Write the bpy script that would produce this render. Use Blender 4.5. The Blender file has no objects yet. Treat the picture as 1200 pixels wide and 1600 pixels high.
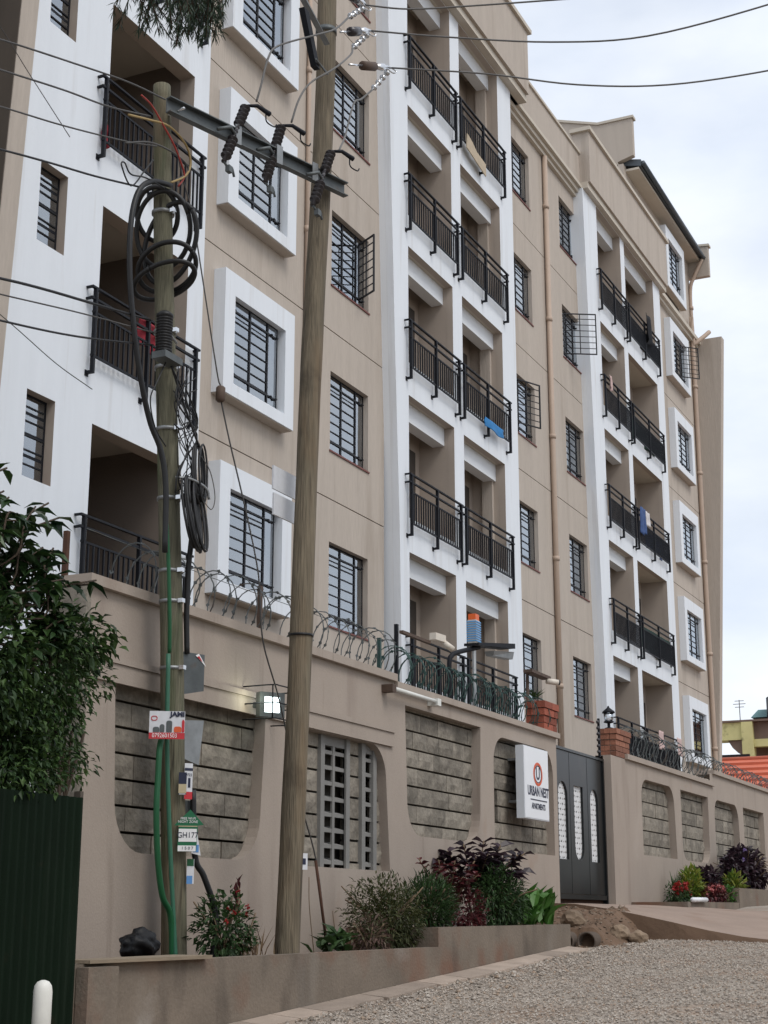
import bpy, bmesh, math, random
from mathutils import Vector, Matrix, noise
from mathutils.geometry import tessellate_polygon
R = random.Random(7)
sc = bpy.context.scene
COL = sc.collection

# ------------------------------------------------------------------ camera
PITCH, YAW = math.radians(14.82), math.radians(25.23)
cd = bpy.data.cameras.new('camera'); cam = bpy.data.objects.new('camera', cd); COL.objects.link(cam)
cd.sensor_fit = 'VERTICAL'; cd.sensor_height = 36.0; cd.lens = 36.0 * 2400 / 1600
cd.clip_start = 0.1; cd.clip_end = 6000
fw = Vector((math.cos(YAW) * math.cos(PITCH), math.sin(YAW) * math.cos(PITCH), math.sin(PITCH)))
cam.rotation_euler = fw.to_track_quat('-Z', 'Y').to_euler()
sc.camera = cam

# ------------------------------------------------------------------ sky and sun
SUN_EL, SUN_AZ = math.radians(52), math.radians(-112)      # azimuth of the sun measured from +X towards +Y
world = bpy.data.worlds.new('World'); sc.world = world; world.use_nodes = True
wn, wl = world.node_tree.nodes, world.node_tree.links
wn.clear()
wo = wn.new('ShaderNodeOutputWorld'); bg = wn.new('ShaderNodeBackground')
sky = wn.new('ShaderNodeTexSky'); sky.sky_type = 'NISHITA'; sky.sun_disc = False
sky.sun_elevation = SUN_EL; sky.sun_rotation = math.pi / 2 - SUN_AZ
sky.air_density = 1.2; sky.dust_density = 2.5; sky.ozone_density = 1.0
tc = wn.new('ShaderNodeTexCoord'); mp = wn.new('ShaderNodeMapping'); mp.inputs['Scale'].default_value = (1, 1, 2.2)
n1 = wn.new('ShaderNodeTexNoise'); n1.inputs['Scale'].default_value = 3.2; n1.inputs['Detail'].default_value = 7; n1.inputs['Roughness'].default_value = .52
r1 = wn.new('ShaderNodeValToRGB'); r1.color_ramp.elements[0].position = .30; r1.color_ramp.elements[1].position = .72
r1.color_ramp.elements[0].color = (.68,) * 3 + (1,); r1.color_ramp.elements[1].color = (1, 1, 1, 1)
n2 = wn.new('ShaderNodeTexNoise'); n2.inputs['Scale'].default_value = 5.5; n2.inputs['Detail'].default_value = 6
r2 = wn.new('ShaderNodeValToRGB'); r2.color_ramp.elements[0].position = .3; r2.color_ramp.elements[1].position = .7
r2.color_ramp.elements[0].color = (6.9, 7.55, 8.7, 1); r2.color_ramp.elements[1].color = (9.2, 9.5, 9.9, 1)
mx = wn.new('ShaderNodeMix'); mx.data_type = 'RGBA'
wl.new(tc.outputs['Generated'], mp.inputs['Vector'])
wl.new(mp.outputs[0], n1.inputs['Vector']); wl.new(mp.outputs[0], n2.inputs['Vector'])
wl.new(n1.outputs['Fac'], r1.inputs[0]); wl.new(n2.outputs['Fac'], r2.inputs[0])
wl.new(r1.outputs[0], mx.inputs[0]); wl.new(sky.outputs[0], mx.inputs[6]); wl.new(r2.outputs[0], mx.inputs[7])
wl.new(mx.outputs[2], bg.inputs['Color']); bg.inputs['Strength'].default_value = .1
wl.new(bg.outputs[0], wo.inputs[0])
sd = bpy.data.lights.new('sun', 'SUN'); sd.energy = 1.2; sd.angle = math.radians(25); sd.color = (1, .96, .9)
sun = bpy.data.objects.new('sun', sd); COL.objects.link(sun)
sv = Vector((math.cos(SUN_EL) * math.cos(SUN_AZ), math.cos(SUN_EL) * math.sin(SUN_AZ), math.sin(SUN_EL)))
sun.rotation_euler = sv.to_track_quat('Z', 'Y').to_euler(); sun.location = (0, -20, 40)
sc.view_settings.view_transform = 'Standard'; sc.view_settings.look = 'None'
sc.view_settings.exposure = 0.31; sc.view_settings.gamma = 1
sc.cycles.max_bounces = 6; sc.cycles.transparent_max_bounces = 12
sc.cycles.use_denoising = True

# ------------------------------------------------------------------ materials
MATS = {}
def lin(c):
    return tuple((v / 255 / 12.92) if v / 255 <= .04045 else ((v / 255 + .055) / 1.055) ** 2.4 for v in c)
def mat(name, col, rough=.8, var=.12, scale=2.0, stretch=(1, 1, 1), bump=0.0, bscale=40, metal=0.0, spec=.4,
        spots=None, rnd=0.0, fine=0.0, bstretch=None, coords='world', emit=None):
    """col: linear base colour.  var: large-scale value variation.  spots=(colour, scale, threshold, amount)"""
    m = bpy.data.materials.new(name); m.use_nodes = True; MATS[name] = m
    N, L = m.node_tree.nodes, m.node_tree.links
    b = N['Principled BSDF']
    b.inputs['Roughness'].default_value = rough; b.inputs['Metallic'].default_value = metal
    b.inputs['Specular IOR Level'].default_value = spec
    if coords == 'world':
        g = N.new('ShaderNodeNewGeometry'); pos = g.outputs['Position']
    else:
        g = N.new('ShaderNodeTexCoord'); pos = g.outputs['Object']
    mpn = N.new('ShaderNodeMapping'); mpn.inputs['Scale'].default_value = stretch; L.new(pos, mpn.inputs['Vector'])
    cur = None
    rgb = N.new('ShaderNodeRGB'); rgb.outputs[0].default_value = (*col, 1); cur = rgb.outputs[0]
    def mulby(fac, lo, hi):
        nonlocal cur
        mr = N.new('ShaderNodeMapRange'); mr.inputs[1].default_value = .25; mr.inputs[2].default_value = .75
        mr.inputs[3].default_value = lo; mr.inputs[4].default_value = hi
        L.new(fac, mr.inputs[0])
        h = N.new('ShaderNodeMix'); h.data_type = 'RGBA'; h.blend_type = 'MULTIPLY'; h.inputs[0].default_value = 1
        L.new(cur, h.inputs[6]); c = N.new('ShaderNodeCombineColor')
        for i in range(3): L.new(mr.outputs[0], c.inputs[i])
        L.new(c.outputs[0], h.inputs[7]); cur = h.outputs[2]
    if var:
        t = N.new('ShaderNodeTexNoise'); t.inputs['Scale'].default_value = scale; t.inputs['Detail'].default_value = 8
        t.inputs['Roughness'].default_value = .6
        L.new(mpn.outputs[0], t.inputs['Vector']); mulby(t.outputs['Fac'], 1 - var, 1 + var)
    if fine:
        t = N.new('ShaderNodeTexNoise'); t.inputs['Scale'].default_value = bscale; t.inputs['Detail'].default_value = 3
        mp3 = N.new('ShaderNodeMapping'); mp3.inputs['Scale'].default_value = bstretch or (1, 1, 1); L.new(pos, mp3.inputs['Vector'])
        L.new(mp3.outputs[0], t.inputs['Vector']); mulby(t.outputs['Fac'], 1 - fine, 1 + fine)
    if rnd:
        oi = N.new('ShaderNodeObjectInfo'); mulby(oi.outputs['Random'], 1 - rnd, 1 + rnd)
    for s in (spots or []):
        c2, sscale, th, amt = s[:4]
        t = N.new('ShaderNodeTexNoise'); t.inputs['Scale'].default_value = sscale; t.inputs['Detail'].default_value = 6
        mp2 = N.new('ShaderNodeMapping'); mp2.inputs['Scale'].default_value = s[4] if len(s) > 4 else (1, 1, 1); mp2.inputs['Location'].default_value = (sscale, 3.1, 7.7)
        L.new(pos, mp2.inputs['Vector']); L.new(mp2.outputs[0], t.inputs['Vector'])
        mr = N.new('ShaderNodeMapRange'); mr.inputs[1].default_value = th; mr.inputs[2].default_value = th + .14
        mr.inputs[4].default_value = amt; L.new(t.outputs['Fac'], mr.inputs[0])
        h = N.new('ShaderNodeMix'); h.data_type = 'RGBA'; L.new(mr.outputs[0], h.inputs[0]); L.new(cur, h.inputs[6])
        h.inputs[7].default_value = (*c2, 1); cur = h.outputs[2]
    L.new(cur, b.inputs['Base Color'])
    if bump:
        t = N.new('ShaderNodeTexNoise'); t.inputs['Scale'].default_value = bscale; t.inputs['Detail'].default_value = 5
        mp4 = N.new('ShaderNodeMapping'); mp4.inputs['Scale'].default_value = bstretch or (1, 1, 1); L.new(pos, mp4.inputs['Vector'])
        L.new(mp4.outputs[0], t.inputs['Vector'])
        bn = N.new('ShaderNodeBump'); bn.inputs['Strength'].default_value = bump; bn.inputs['Distance'].default_value = .02
        L.new(t.outputs['Fac'], bn.inputs['Height']); L.new(bn.outputs[0], b.inputs['Normal'])
    if emit:
        b.inputs['Emission Color'].default_value = (*emit[0], 1); b.inputs['Emission Strength'].default_value = emit[1]
    return m
def leafmat(name, cols, rough=.5, trans=.25):
    m = bpy.data.materials.new(name); m.use_nodes = True; MATS[name] = m
    N, L = m.node_tree.nodes, m.node_tree.links
    b = N['Principled BSDF']; b.inputs['Roughness'].default_value = rough; b.inputs['Specular IOR Level'].default_value = .35
    g = N.new('ShaderNodeNewGeometry'); r = N.new('ShaderNodeValToRGB')
    e = r.color_ramp.elements
    while len(e) < len(cols): e.new(.5)
    for i, c in enumerate(cols): e[i].position = i / max(1, len(cols) - 1); e[i].color = (*c, 1)
    L.new(g.outputs['Random Per Island'], r.inputs[0]); L.new(r.outputs[0], b.inputs['Base Color'])
    t = N.new('ShaderNodeBsdfTranslucent'); L.new(r.outputs[0], t.inputs['Color'])
    ms = N.new('ShaderNodeMixShader'); ms.inputs[0].default_value = trans
    L.new(b.outputs[0], ms.inputs[1]); L.new(t.outputs[0], ms.inputs[2]); L.new(ms.outputs[0], N['Material Output'].inputs[0])
    return m
def glassmat(name, tint=(.95, .96, .97), amt=.31):
    m = bpy.data.materials.new(name); m.use_nodes = True; MATS[name] = m
    N, L = m.node_tree.nodes, m.node_tree.links; N.remove(N['Principled BSDF'])
    t = N.new('ShaderNodeBsdfTransparent'); t.inputs[0].default_value = (*tint, 1)
    g = N.new('ShaderNodeBsdfGlossy'); g.inputs['Roughness'].default_value = .03; g.inputs[0].default_value = (.9, .95, 1, 1)
    nz = N.new('ShaderNodeTexNoise'); nz.inputs['Scale'].default_value = 2.5
    gp = N.new('ShaderNodeNewGeometry'); L.new(gp.outputs['Position'], nz.inputs['Vector'])
    bn = N.new('ShaderNodeBump'); bn.inputs['Strength'].default_value = .15; bn.inputs['Distance'].default_value = .02
    L.new(nz.outputs['Fac'], bn.inputs['Height']); L.new(bn.outputs[0], g.inputs['Normal'])
    f = N.new('ShaderNodeFresnel'); f.inputs[0].default_value = 1.5
    ad = N.new('ShaderNodeMath'); ad.operation = 'ADD'; ad.inputs[1].default_value = amt; L.new(f.outputs[0], ad.inputs[0])
    ms = N.new('ShaderNodeMixShader'); L.new(ad.outputs[0], ms.inputs[0]); L.new(t.outputs[0], ms.inputs[1]); L.new(g.outputs[0], ms.inputs[2])
    L.new(ms.outputs[0], N['Material Output'].inputs[0]); return m

STREAK = (3, 3, .25)
mat('tan_plaster', (.435, .38, .328), .9, .07, 1.2, STREAK, .35, 26, bstretch=(1, 1, .16), fine=.05, spots=[((.29, .24, .195), 1.1, .55, .42, (1.6, 1.6, .16)), ((.22, .18, .145), 2.4, .64, .35, (3, 3, .10)), ((.50, .44, .38), .5, .60, .35)])
mat('tan_smooth', (.44, .385, .33), .85, .06, 1.5, STREAK, .08, 60)
mat('white_plaster', (.71, .745, .79), .85, .035, 1.2, STREAK, .25, 22, bstretch=(1, 1, .2), spots=[((.50, .49, .48), 1.3, .57, .38, (2.6, 2.6, .16)), ((.42, .38, .33), 2.4, .66, .35, (3.5, 3.5, .12))])
mat('white_smooth', (.72, .75, .785), .8, .03, 1.2, STREAK, .06, 50, spots=[((.55, .53, .5), 1.6, .63, .28, (2.5, 2.5, .3))])
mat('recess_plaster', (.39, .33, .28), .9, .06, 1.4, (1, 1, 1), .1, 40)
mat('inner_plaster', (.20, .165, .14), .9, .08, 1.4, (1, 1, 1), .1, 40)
mat('wall_plaster', (.355, .298, .252), .88, .07, 1.3, (1, 1, .6), .14, 55, fine=.04, spots=[((.23, .18, .15), 1.5, .57, .42, (1.6, 1.6, .25)), ((.16, .125, .10), 2.6, .64, .4, (2.5, 2.5, .2)), ((.28, .15, .09), .9, .64, .45), ((.45, .39, .34), .7, .62, .4)])
mat('dark_brown', (.085, .07, .057), .9, .2, 1.5, (1, 1, .4))  # plain dark brown; carries the shade on the near fin's left face
mat('sill_tile', (.16, .055, .045), .6, .15, 6)
mat('black_metal', (.009, .010, .014), .6, .2, 4, spec=.22)
mat('dark_grille', (.010, .011, .015), .6, .2, 4)
mat('curtain', (.78, .78, .80), .9, .06, 3, rnd=.18)
mat('net_curtain', (.66, .66, .66), .9, .12, 9, rnd=.1)
glassmat('glass')
mat('roof_sheet', (.085, .10, .115), .5, .15, 3, metal=.3)
mat('soffit', (.52, .47, .40), .85, .05, 2)
mat('pipe_tan', (.42, .32, .25), .55, .06, 2)
mat('stone', (.225, .20, .165), .95, .30, 5, (1, 1, 1), .9, 16, rnd=.16, fine=.15, spots=[((.09, .08, .065), 3.0, .54, .6), ((.33, .30, .25), 7, .60, .5)])
mat('mortar_dark', (.04, .036, .03), .95, .2, 8)
mat('concrete_bar', (.215, .21, .20), .85, .1, 5, bump=.2, bscale=40)
mat('planter_concrete', (.18, .146, .114), .92, .22, 1.6, (1, 1, 1), .35, 30, fine=.08, spots=[((.18, .075, .042), .9, .51, .7), ((.085, .068, .055), 2.2, .54, .6, (1, 1, .4)), ((.26, .23, .195), 1.4, .60, .5, (1, 1, .3)), ((.33, .30, .27), 1.7, .64, .45)])
mat('soil', (.075, .038, .024), .95, .3, 6, bump=.8, bscale=25)
mat('gravel', (.32, .275, .23), .95, .22, .9, (1, 1, 1), .9, 26, fine=.30, spots=[((.27, .17, .11), .7, .52, .6), ((.16, .13, .11), .45, .56, .5, (.25, 1, 1)), ((.44, .40, .35), .35, .58, .5, (.3, 1.6, 1))])
mat('gravel_stone', (.33, .31, .285), .9, .2, 3, rnd=0, fine=.3)
mat('drive', (.30, .225, .18), .92, .14, 1.1, (1, 1, 1), .3, 30, fine=.08, spots=[((.20, .12, .08), 1.2, .6, .5)])
mat('kerb', (.33, .265, .215), .92, .2, 3, bump=.4, bscale=25, rnd=.15)
mat('earth', (.145, .092, .06), .95, .25, .8, bump=.5, bscale=12)
mat('pole_wood', (.150, .122, .084), .85, .38, 2.6, (4, 4, .35), .9, 20, bstretch=(3, 3, .12), fine=.3, spots=[((.17, .11, .06), 1.2, .55, .7, (2, 2, .4)), ((.18, .16, .11), 2.0, .58, .6, (3, 3, .25)), ((.018, .013, .009), 2.6, .60, .85, (7, 7, .28)), ((.03, .022, .014), .9, .63, .7, (2, 2, 1.5))])
mat('pole_green', (.122, .115, .078), .85, .38, 2.6, (4, 4, .35), .9, 20, bstretch=(3, 3, .12), fine=.3, spots=[((.17, .125, .075), 1.2, .52, .75, (2, 2, .4)), ((.06, .085, .035), 2.2, .56, .6, (3, 3, .4)), ((.018, .014, .009), 2.6, .60, .85, (8, 8, .25)), ((.16, .15, .11), 3.0, .64, .5, (4, 4, .5))])
mat('galvanised', (.26, .27, .275), .5, .2, 8, metal=.6)
mat('galv_dark', (.10, .11, .112), .5, .25, 6, metal=.35, spots=[((.10, .06, .04), 6, .62, .6)])
mat('bright_metal', (.65, .66, .68), .25, .1, 10, metal=.9)
mat('insulator', (.035, .030, .034), .3, .15, 10, spec=.6)
mat('rubber', (.012, .012, .013), .5, .2, 10)
mat('wire_grey', (.075, .072, .07), .6, .2, 3)
mat('wire_alu', (.13, .125, .12), .6, .2, 3)
mat('razor', (.11, .12, .12), .5, .25, 4, metal=.4, spots=[((.10, .055, .03), 3, .58, .7)])
mat('razor_green', (.035, .075, .068), .5, .25, 4, metal=.2)
mat('red_wire', (.30, .035, .025), .5, .1, 3)
mat('yellow_wire', (.34, .24, .10), .6, .1, 3)
mat('green_pipe', (.008, .085, .03), .45, .12, 4)
mat('teal_pipe', (.035, .13, .08), .5, .12, 4)
mat('gate_paint', (.010, .012, .013), .30, .15, 2.5, spec=.3, spots=[((.06, .055, .048), 1.1, .58, .5, (1, 1, .4))])
mat('lace_white', (.68, .69, .70), .6, .03, 4)
mat('sign_white', (.78, .80, .83), .35, .03, 2)
mat('sign_side', (.66, .69, .73), .4, .03, 2)
mat('ink_navy', (.018, .022, .05), .5, 0)
mat('ink_orange', (.62, .10, .03), .5, 0)
mat('ink_red', (.50, .03, .04), .5, 0)
mat('ink_white', (.80, .80, .80), .5, 0)
mat('ink_green', (.01, .13, .055), .5, .05)
mat('ink_blue', (.10, .25, .52), .5, .1, 8)
mat('paper_white', (.62, .63, .66), .6, .08, 20)
mat('paper_cream', (.50, .42, .27), .6, .08, 20)
mat('brick', (.27, .075, .045), .85, .2, 8, bump=.4, bscale=40, rnd=.25)
mat('brick_worn', (.25, .105, .065), .85, .2, 8, bump=.4, bscale=40, rnd=.2)
mat('mortar', (.26, .235, .21), .95, .15, 8)
mat('fence_green', (.004, .011, .005), .75, .35, 2, (1, 1, .3), spec=.12, spots=[((.03, .02, .012), 2.5, .62, .6), ((.012, .02, .012), 5, .6, .6, (1, 1, .1))])
mat('rust', (.075, .035, .022), .85, .25, 6)
mat('bollard_white', (.72, .71, .66), .55, .1, 5, spots=[((.40, .34, .26), 4, .62, .4)])
mat('lamp_glow', (.9, .9, .9), .4, 0, emit=((.80, .97, 1.0), 4.0))
mat('tube_white', (.70, .70, .66), .4, .05, 5)
mat('orange_plastic', (.70, .12, .02), .45, .05)
mat('blue_slat', (.13, .33, .60), .45, .08, 5)
mat('cream_plastic', (.62, .56, .48), .5, .1, 6)
mat('lens_black', (.01, .01, .012), .2, 0)
mat('bag_black', (.005, .005, .006), .5, .2, 4, bump=.6, bscale=14, spec=.25)
mat('blue_cloth', (.02, .18, .44), .7, .2, 6)
mat('red_cloth', (.30, .03, .045), .85, .15, 8)
mat('denim', (.045, .085, .21), .85, .25, 10)
mat('white_cloth', (.58, .56, .56), .9, .1, 10)
mat('pink_cloth', (.52, .38, .36), .9, .1, 10)
mat('dark_cloth', (.012, .013, .017), .9, .2, 8)
mat('green_mesh', (.012, .045, .035), .85, .4, 22)
mat('rust_brown', (.085, .055, .04), .7, .3, 6)
mat('beige_board', (.45, .37, .27), .8, .12, 5)
mat('door_dark', (.045, .036, .03), .5, .15, 4)
mat('house_yellow', (.60, .58, .28), .9, .12, 1.2, spots=[((.12, .11, .06), 2.2, .62, .8), ((.35, .3, .15), 1.1, .6, .5)])
mat('house_brown', (.17, .125, .10), .9, .2, 1.5)
mat('roof_orange', (.56, .14, .075), .7, .10, 1.5, (1, 1, 1))
mat('roof_teal', (.10, .20, .20), .6, .1, 2)
mat('tank_black', (.012, .013, .016), .5, .1)
mat('rock', (.20, .145, .10), .95, .3, 4, bump=.8, bscale=12, rnd=.25)
mat('pipe_concrete', (.11, .085, .068), .9, .2, 6)
mat('plank', (.24, .19, .135), .9, .25, 4, (1, 8, 8))
mat('bark', (.07, .05, .035), .95, .3, 8, bump=.6, bscale=30)
mat('dry_stem', (.17, .12, .075), .9, .2, 6)
leafmat('leaf_broad', [(.009, .024, .010), (.018, .044, .013), (.038, .078, .02)], .38, .12)
leafmat('leaf_vine', [(.010, .026, .008), (.026, .062, .015), (.06, .11, .026), (.015, .036, .010)], .55, .15)
leafmat('leaf_needle', [(.012, .028, .018), (.028, .055, .032), (.06, .085, .045)], .5, .15)
leafmat('leaf_green', [(.016, .034, .012), (.032, .070, .020), (.055, .105, .034)], .5)
leafmat('leaf_bright', [(.035, .10, .015), (.06, .16, .025), (.09, .21, .045)], .45)
leafmat('leaf_olive', [(.03, .038, .012), (.055, .065, .02), (.085, .085, .032), (.03, .048, .014)], .6)
leafmat('leaf_maroon', [(.04, .010, .012), (.085, .018, .02), (.14, .03, .035)], .45)
leafmat('leaf_purple', [(.018, .012, .018), (.035, .018, .026), (.06, .035, .045)], .35)
leafmat('leaf_croton', [(.05, .12, .02), (.16, .22, .03), (.28, .28, .05)], .45)
leafmat('leaf_dusty', [(.10, .06, .05), (.16, .10, .08), (.09, .10, .05)], .6)
leafmat('petal_red', [(.24, .015, .02), (.42, .04, .035)], .5)
leafmat('petal_pink', [(.55, .12, .13), (.62, .28, .28), (.50, .05, .05)], .5)
leafmat('petal_violet', [(.25, .18, .45), (.40, .30, .55)], .5)
leafmat('dry_grass', [(.15, .10, .06), (.24, .17, .10), (.10, .055, .035)], .8)

# ------------------------------------------------------------------ mesh helpers
class MB:
    def __init__(s): s.v, s.f, s.m, s.sm = [], [], [], []
    def add(s, vs, fs, mi=0, smooth=False):
        o = len(s.v); s.v += [tuple(p) for p in vs]
        for f in fs: s.f.append(tuple(i + o for i in f)); s.m.append(mi); s.sm.append(smooth)
    def box(s, x0, x1, y0, y1, z0, z1, mi=0):
        if x0 > x1: x0, x1 = x1, x0
        if y0 > y1: y0, y1 = y1, y0
        if z0 > z1: z0, z1 = z1, z0
        s.add([(x0,y0,z0),(x1,y0,z0),(x1,y1,z0),(x0,y1,z0),(x0,y0,z1),(x1,y0,z1),(x1,y1,z1),(x0,y1,z1)],
              [(3,2,1,0),(4,5,6,7),(0,1,5,4),(1,2,6,5),(2,3,7,6),(3,0,4,7)], mi)
    def hexa(s, p, mi=0):      # 8 corners: bottom ring then top ring
        s.add(p, [(3,2,1,0),(4,5,6,7),(0,1,5,4),(1,2,6,5),(2,3,7,6),(3,0,4,7)], mi)
    def quad(s, a, b, c, d, mi=0): s.add([a, b, c, d], [(0, 1, 2, 3)], mi)
    def tube(s, pts, r, n=6, mi=0, cap=True, smooth=True):
        pts = [Vector(p) for p in pts]
        if not isinstance(r, (list, tuple)): r = [r] * len(pts)
        vs, fs = [], []; prev = None
        for i, p in enumerate(pts):
            t = (pts[min(i + 1, len(pts) - 1)] - pts[max(i - 1, 0)])
            t = t.normalized() if t.length > 1e-9 else Vector((0, 0, 1))
            if prev is None:
                u = t.cross(Vector((0, 0, 1)))
                if u.length < .05: u = t.cross(Vector((0, 1, 0)))
            else:
                u = prev - t * prev.dot(t)
                if u.length < 1e-6: u = t.cross(Vector((0, 1, 0)))
            u.normalize(); prev = u; w = t.cross(u)
            for k in range(n):
                a = 2 * math.pi * k / n; vs.append(p + (u * math.cos(a) + w * math.sin(a)) * r[i])
        for i in range(len(pts) - 1):
            for k in range(n):
                a, b = i * n + k, i * n + (k + 1) % n
                fs.append((a, b, b + n, a + n))
        if cap: fs += [tuple(range(n - 1, -1, -1)), tuple(range((len(pts) - 1) * n, len(pts) * n))]
        s.add(vs, fs, mi, smooth)
    def lathe(s, prof, c, axis=(0, 0, 1), n=12, mi=0, smooth=True):   # prof: (radius, height)
        ax = Vector(axis).normalized(); u = ax.cross(Vector((0, 1, 0)))
        if u.length < .05: u = ax.cross(Vector((1, 0, 0)))
        u.normalize(); w = ax.cross(u); c = Vector(c); vs, fs = [], []
        for r, h in prof:
            for k in range(n):
                a = 2 * math.pi * k / n; vs.append(c + ax * h + (u * math.cos(a) + w * math.sin(a)) * r)
        for i in range(len(prof) - 1):
            for k in range(n):
                a, b = i * n + k, i * n + (k + 1) % n; fs.append((a, b, b + n, a + n))
        fs += [tuple(range(n - 1, -1, -1)), tuple(range((len(prof) - 1) * n, len(prof) * n))]
        s.add(vs, fs, mi, smooth)
    def sheet(s, outer, holes, front, back, fn, close_back=False, mi=0, rim=True, hm=None):
        """outer/holes: 2-D loops (a, b); fn(a, b, d) -> 3-D point, d from front to back.  Holes get reveals, the rim side faces."""
        loops = [outer] + list(holes); flat = [p for l in loops for p in l]
        tri = tessellate_polygon([[Vector((a, b, 0)) for a, b in l] for l in loops])
        s.add([fn(a, b, front) for a, b in flat], [tuple(t) for t in tri], mi)
        if close_back: s.add([fn(a, b, back) for a, b in flat], [tuple(reversed(t)) for t in tri], mi)
        for li, l in enumerate(loops):
            if li == 0 and not rim: continue
            n = len(l); vs = [fn(a, b, front) for a, b in l] + [fn(a, b, back) for a, b in l]
            s.add(vs, [(i, (i + 1) % n, (i + 1) % n + n, i + n) for i in range(n)], mi if li == 0 or hm is None else hm)
    def mesh(s, name, mats):
        me = bpy.data.meshes.new(name); me.from_pydata(s.v, [], s.f)
        mats = mats if isinstance(mats, (list, tuple)) else [mats]
        for k in mats: me.materials.append(MATS[k])
        me.polygons.foreach_set('material_index', s.m); me.polygons.foreach_set('use_smooth', s.sm)
        bm = bmesh.new(); bm.from_mesh(me); bmesh.ops.recalc_face_normals(bm, faces=bm.faces); bm.to_mesh(me); bm.free()
        me.update(); return me
    def raw(s, name, mats):     # no normal recalculation: for foliage
        me = bpy.data.meshes.new(name); me.from_pydata(s.v, [], s.f)
        for k in (mats if isinstance(mats, (list, tuple)) else [mats]): me.materials.append(MATS[k])
        me.polygons.foreach_set('material_index', s.m); me.update(); return me
    def build(s, name, mats, parent=None, loc=None): return obj(name, s.mesh(name, mats), parent, loc)
def obj(name, me, parent=None, loc=None, rot=None):
    o = bpy.data.objects.new(name, me); COL.objects.link(o)
    if parent is not None: o.parent = parent
    if loc is not None: o.location = loc
    if rot is not None: o.rotation_euler = rot
    return o
def tag(o, label, cat, group=None, kind=None):
    o['label'] = label; o['category'] = cat
    if group: o['group'] = group
    if kind: o['kind'] = kind
    return o
def thing(name, label, cat, group=None):
    return tag(obj(name, None), label, cat, group)
def struct(o, kind='structure'): o['kind'] = kind; return o
XZ = lambda a, b, d: (a, d, b)
def rect(a0, a1, b0, b1): return [(a0, b0), (a1, b0), (a1, b1), (a0, b1)]
def rrect(a0, a1, b0, b1, r=(0, 0, 0, 0), n=7):        # radii: bottom-left, bottom-right, top-right, top-left
    out = []
    for (cx, cy, sx, sy, a, rr) in ((a0, b0, 1, 1, math.pi, r[0]), (a1, b0, -1, 1, 1.5 * math.pi, r[1]), (a1, b1, -1, -1, 0, r[2]), (a0, b1, 1, -1, .5 * math.pi, r[3])):
        if rr <= 0: out.append((cx, cy)); continue
        ox, oy = cx + sx * rr, cy + sy * rr
        for k in range(n + 1):
            t = a + .5 * math.pi * k / n; out.append((ox + rr * math.cos(t), oy + rr * math.sin(t)))
    return out
def bez(pts, n=10):                                    # Catmull-Rom through points
    pts = [Vector(p) for p in pts]; P = [pts[0] * 2 - pts[1]] + pts + [pts[-1] * 2 - pts[-2]]; out = []
    for i in range(1, len(P) - 2):
        a, b, c, d = P[i - 1], P[i], P[i + 1], P[i + 2]
        for k in range(n):
            t = k / n
            out.append(.5 * ((2 * b) + (c - a) * t + (2 * a - 5 * b + 4 * c - d) * t * t + (3 * b - a - 3 * c + d) * t ** 3))
    return out + [pts[-1]]
def sag(a, b, s, n=24):
    a, b = Vector(a), Vector(b)
    return [a.lerp(b, k / n) - Vector((0, 0, s * 4 * (k / n) * (1 - k / n))) for k in range(n + 1)]
def text(body, size, mat_, parent, loc, rot, name='lettering', align='CENTER', sx=1.0, ext=.001, bold=0.0):
    cu = bpy.data.curves.new(name, 'FONT'); cu.body = body; cu.size = size; cu.align_x = align; cu.align_y = 'CENTER'
    cu.extrude = ext; cu.offset = bold; cu.materials.append(MATS[mat_]); cu.resolution_u = 3
    o = obj(name, cu); dg = bpy.context.evaluated_depsgraph_get(); dg.update()
    me = bpy.data.meshes.new_from_object(o.evaluated_get(dg)); bpy.data.objects.remove(o); bpy.data.curves.remove(cu)
    if not me.materials: me.materials.append(MATS[mat_])
    me.name = name; o = obj(name, me, parent, loc, rot); o.scale = (sx, 1, 1); return o
FACE = (math.pi / 2, 0, 0)        # a text or card that faces the street (-Y)

# ------------------------------------------------------------------ ground
def road_z(x, y=0): return -1.63 + .055 * x if x < 34 else .24 + .02 * (x - 34) if x < 90 else 1.36
b = MB(); xs = [-600, -120, -40, -12] + [k * 1.0 for k in range(-4, 50)] + [60, 90, 200, 600, 2500]; ys = [-2500, -500, -100, -30, -12, -6, -3, 0, 2, 3, 4, 5, 6, 7, 7.6, 10, 40, 120, 500, 2500]
V = [(x, y, road_z(x) + (.02 * noise.noise(Vector((x, y, 0)) * .6) if -5 < x < 45 and y < 6.5 else 0)) for x in xs for y in ys]
b.add(V, [(i * len(ys) + j, (i + 1) * len(ys) + j, (i + 1) * len(ys) + j + 1, i * len(ys) + j + 1) for i in range(len(xs) - 1) for j in range(len(ys) - 1)], 0, True)
struct(b.build('road', 'gravel'))
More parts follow.
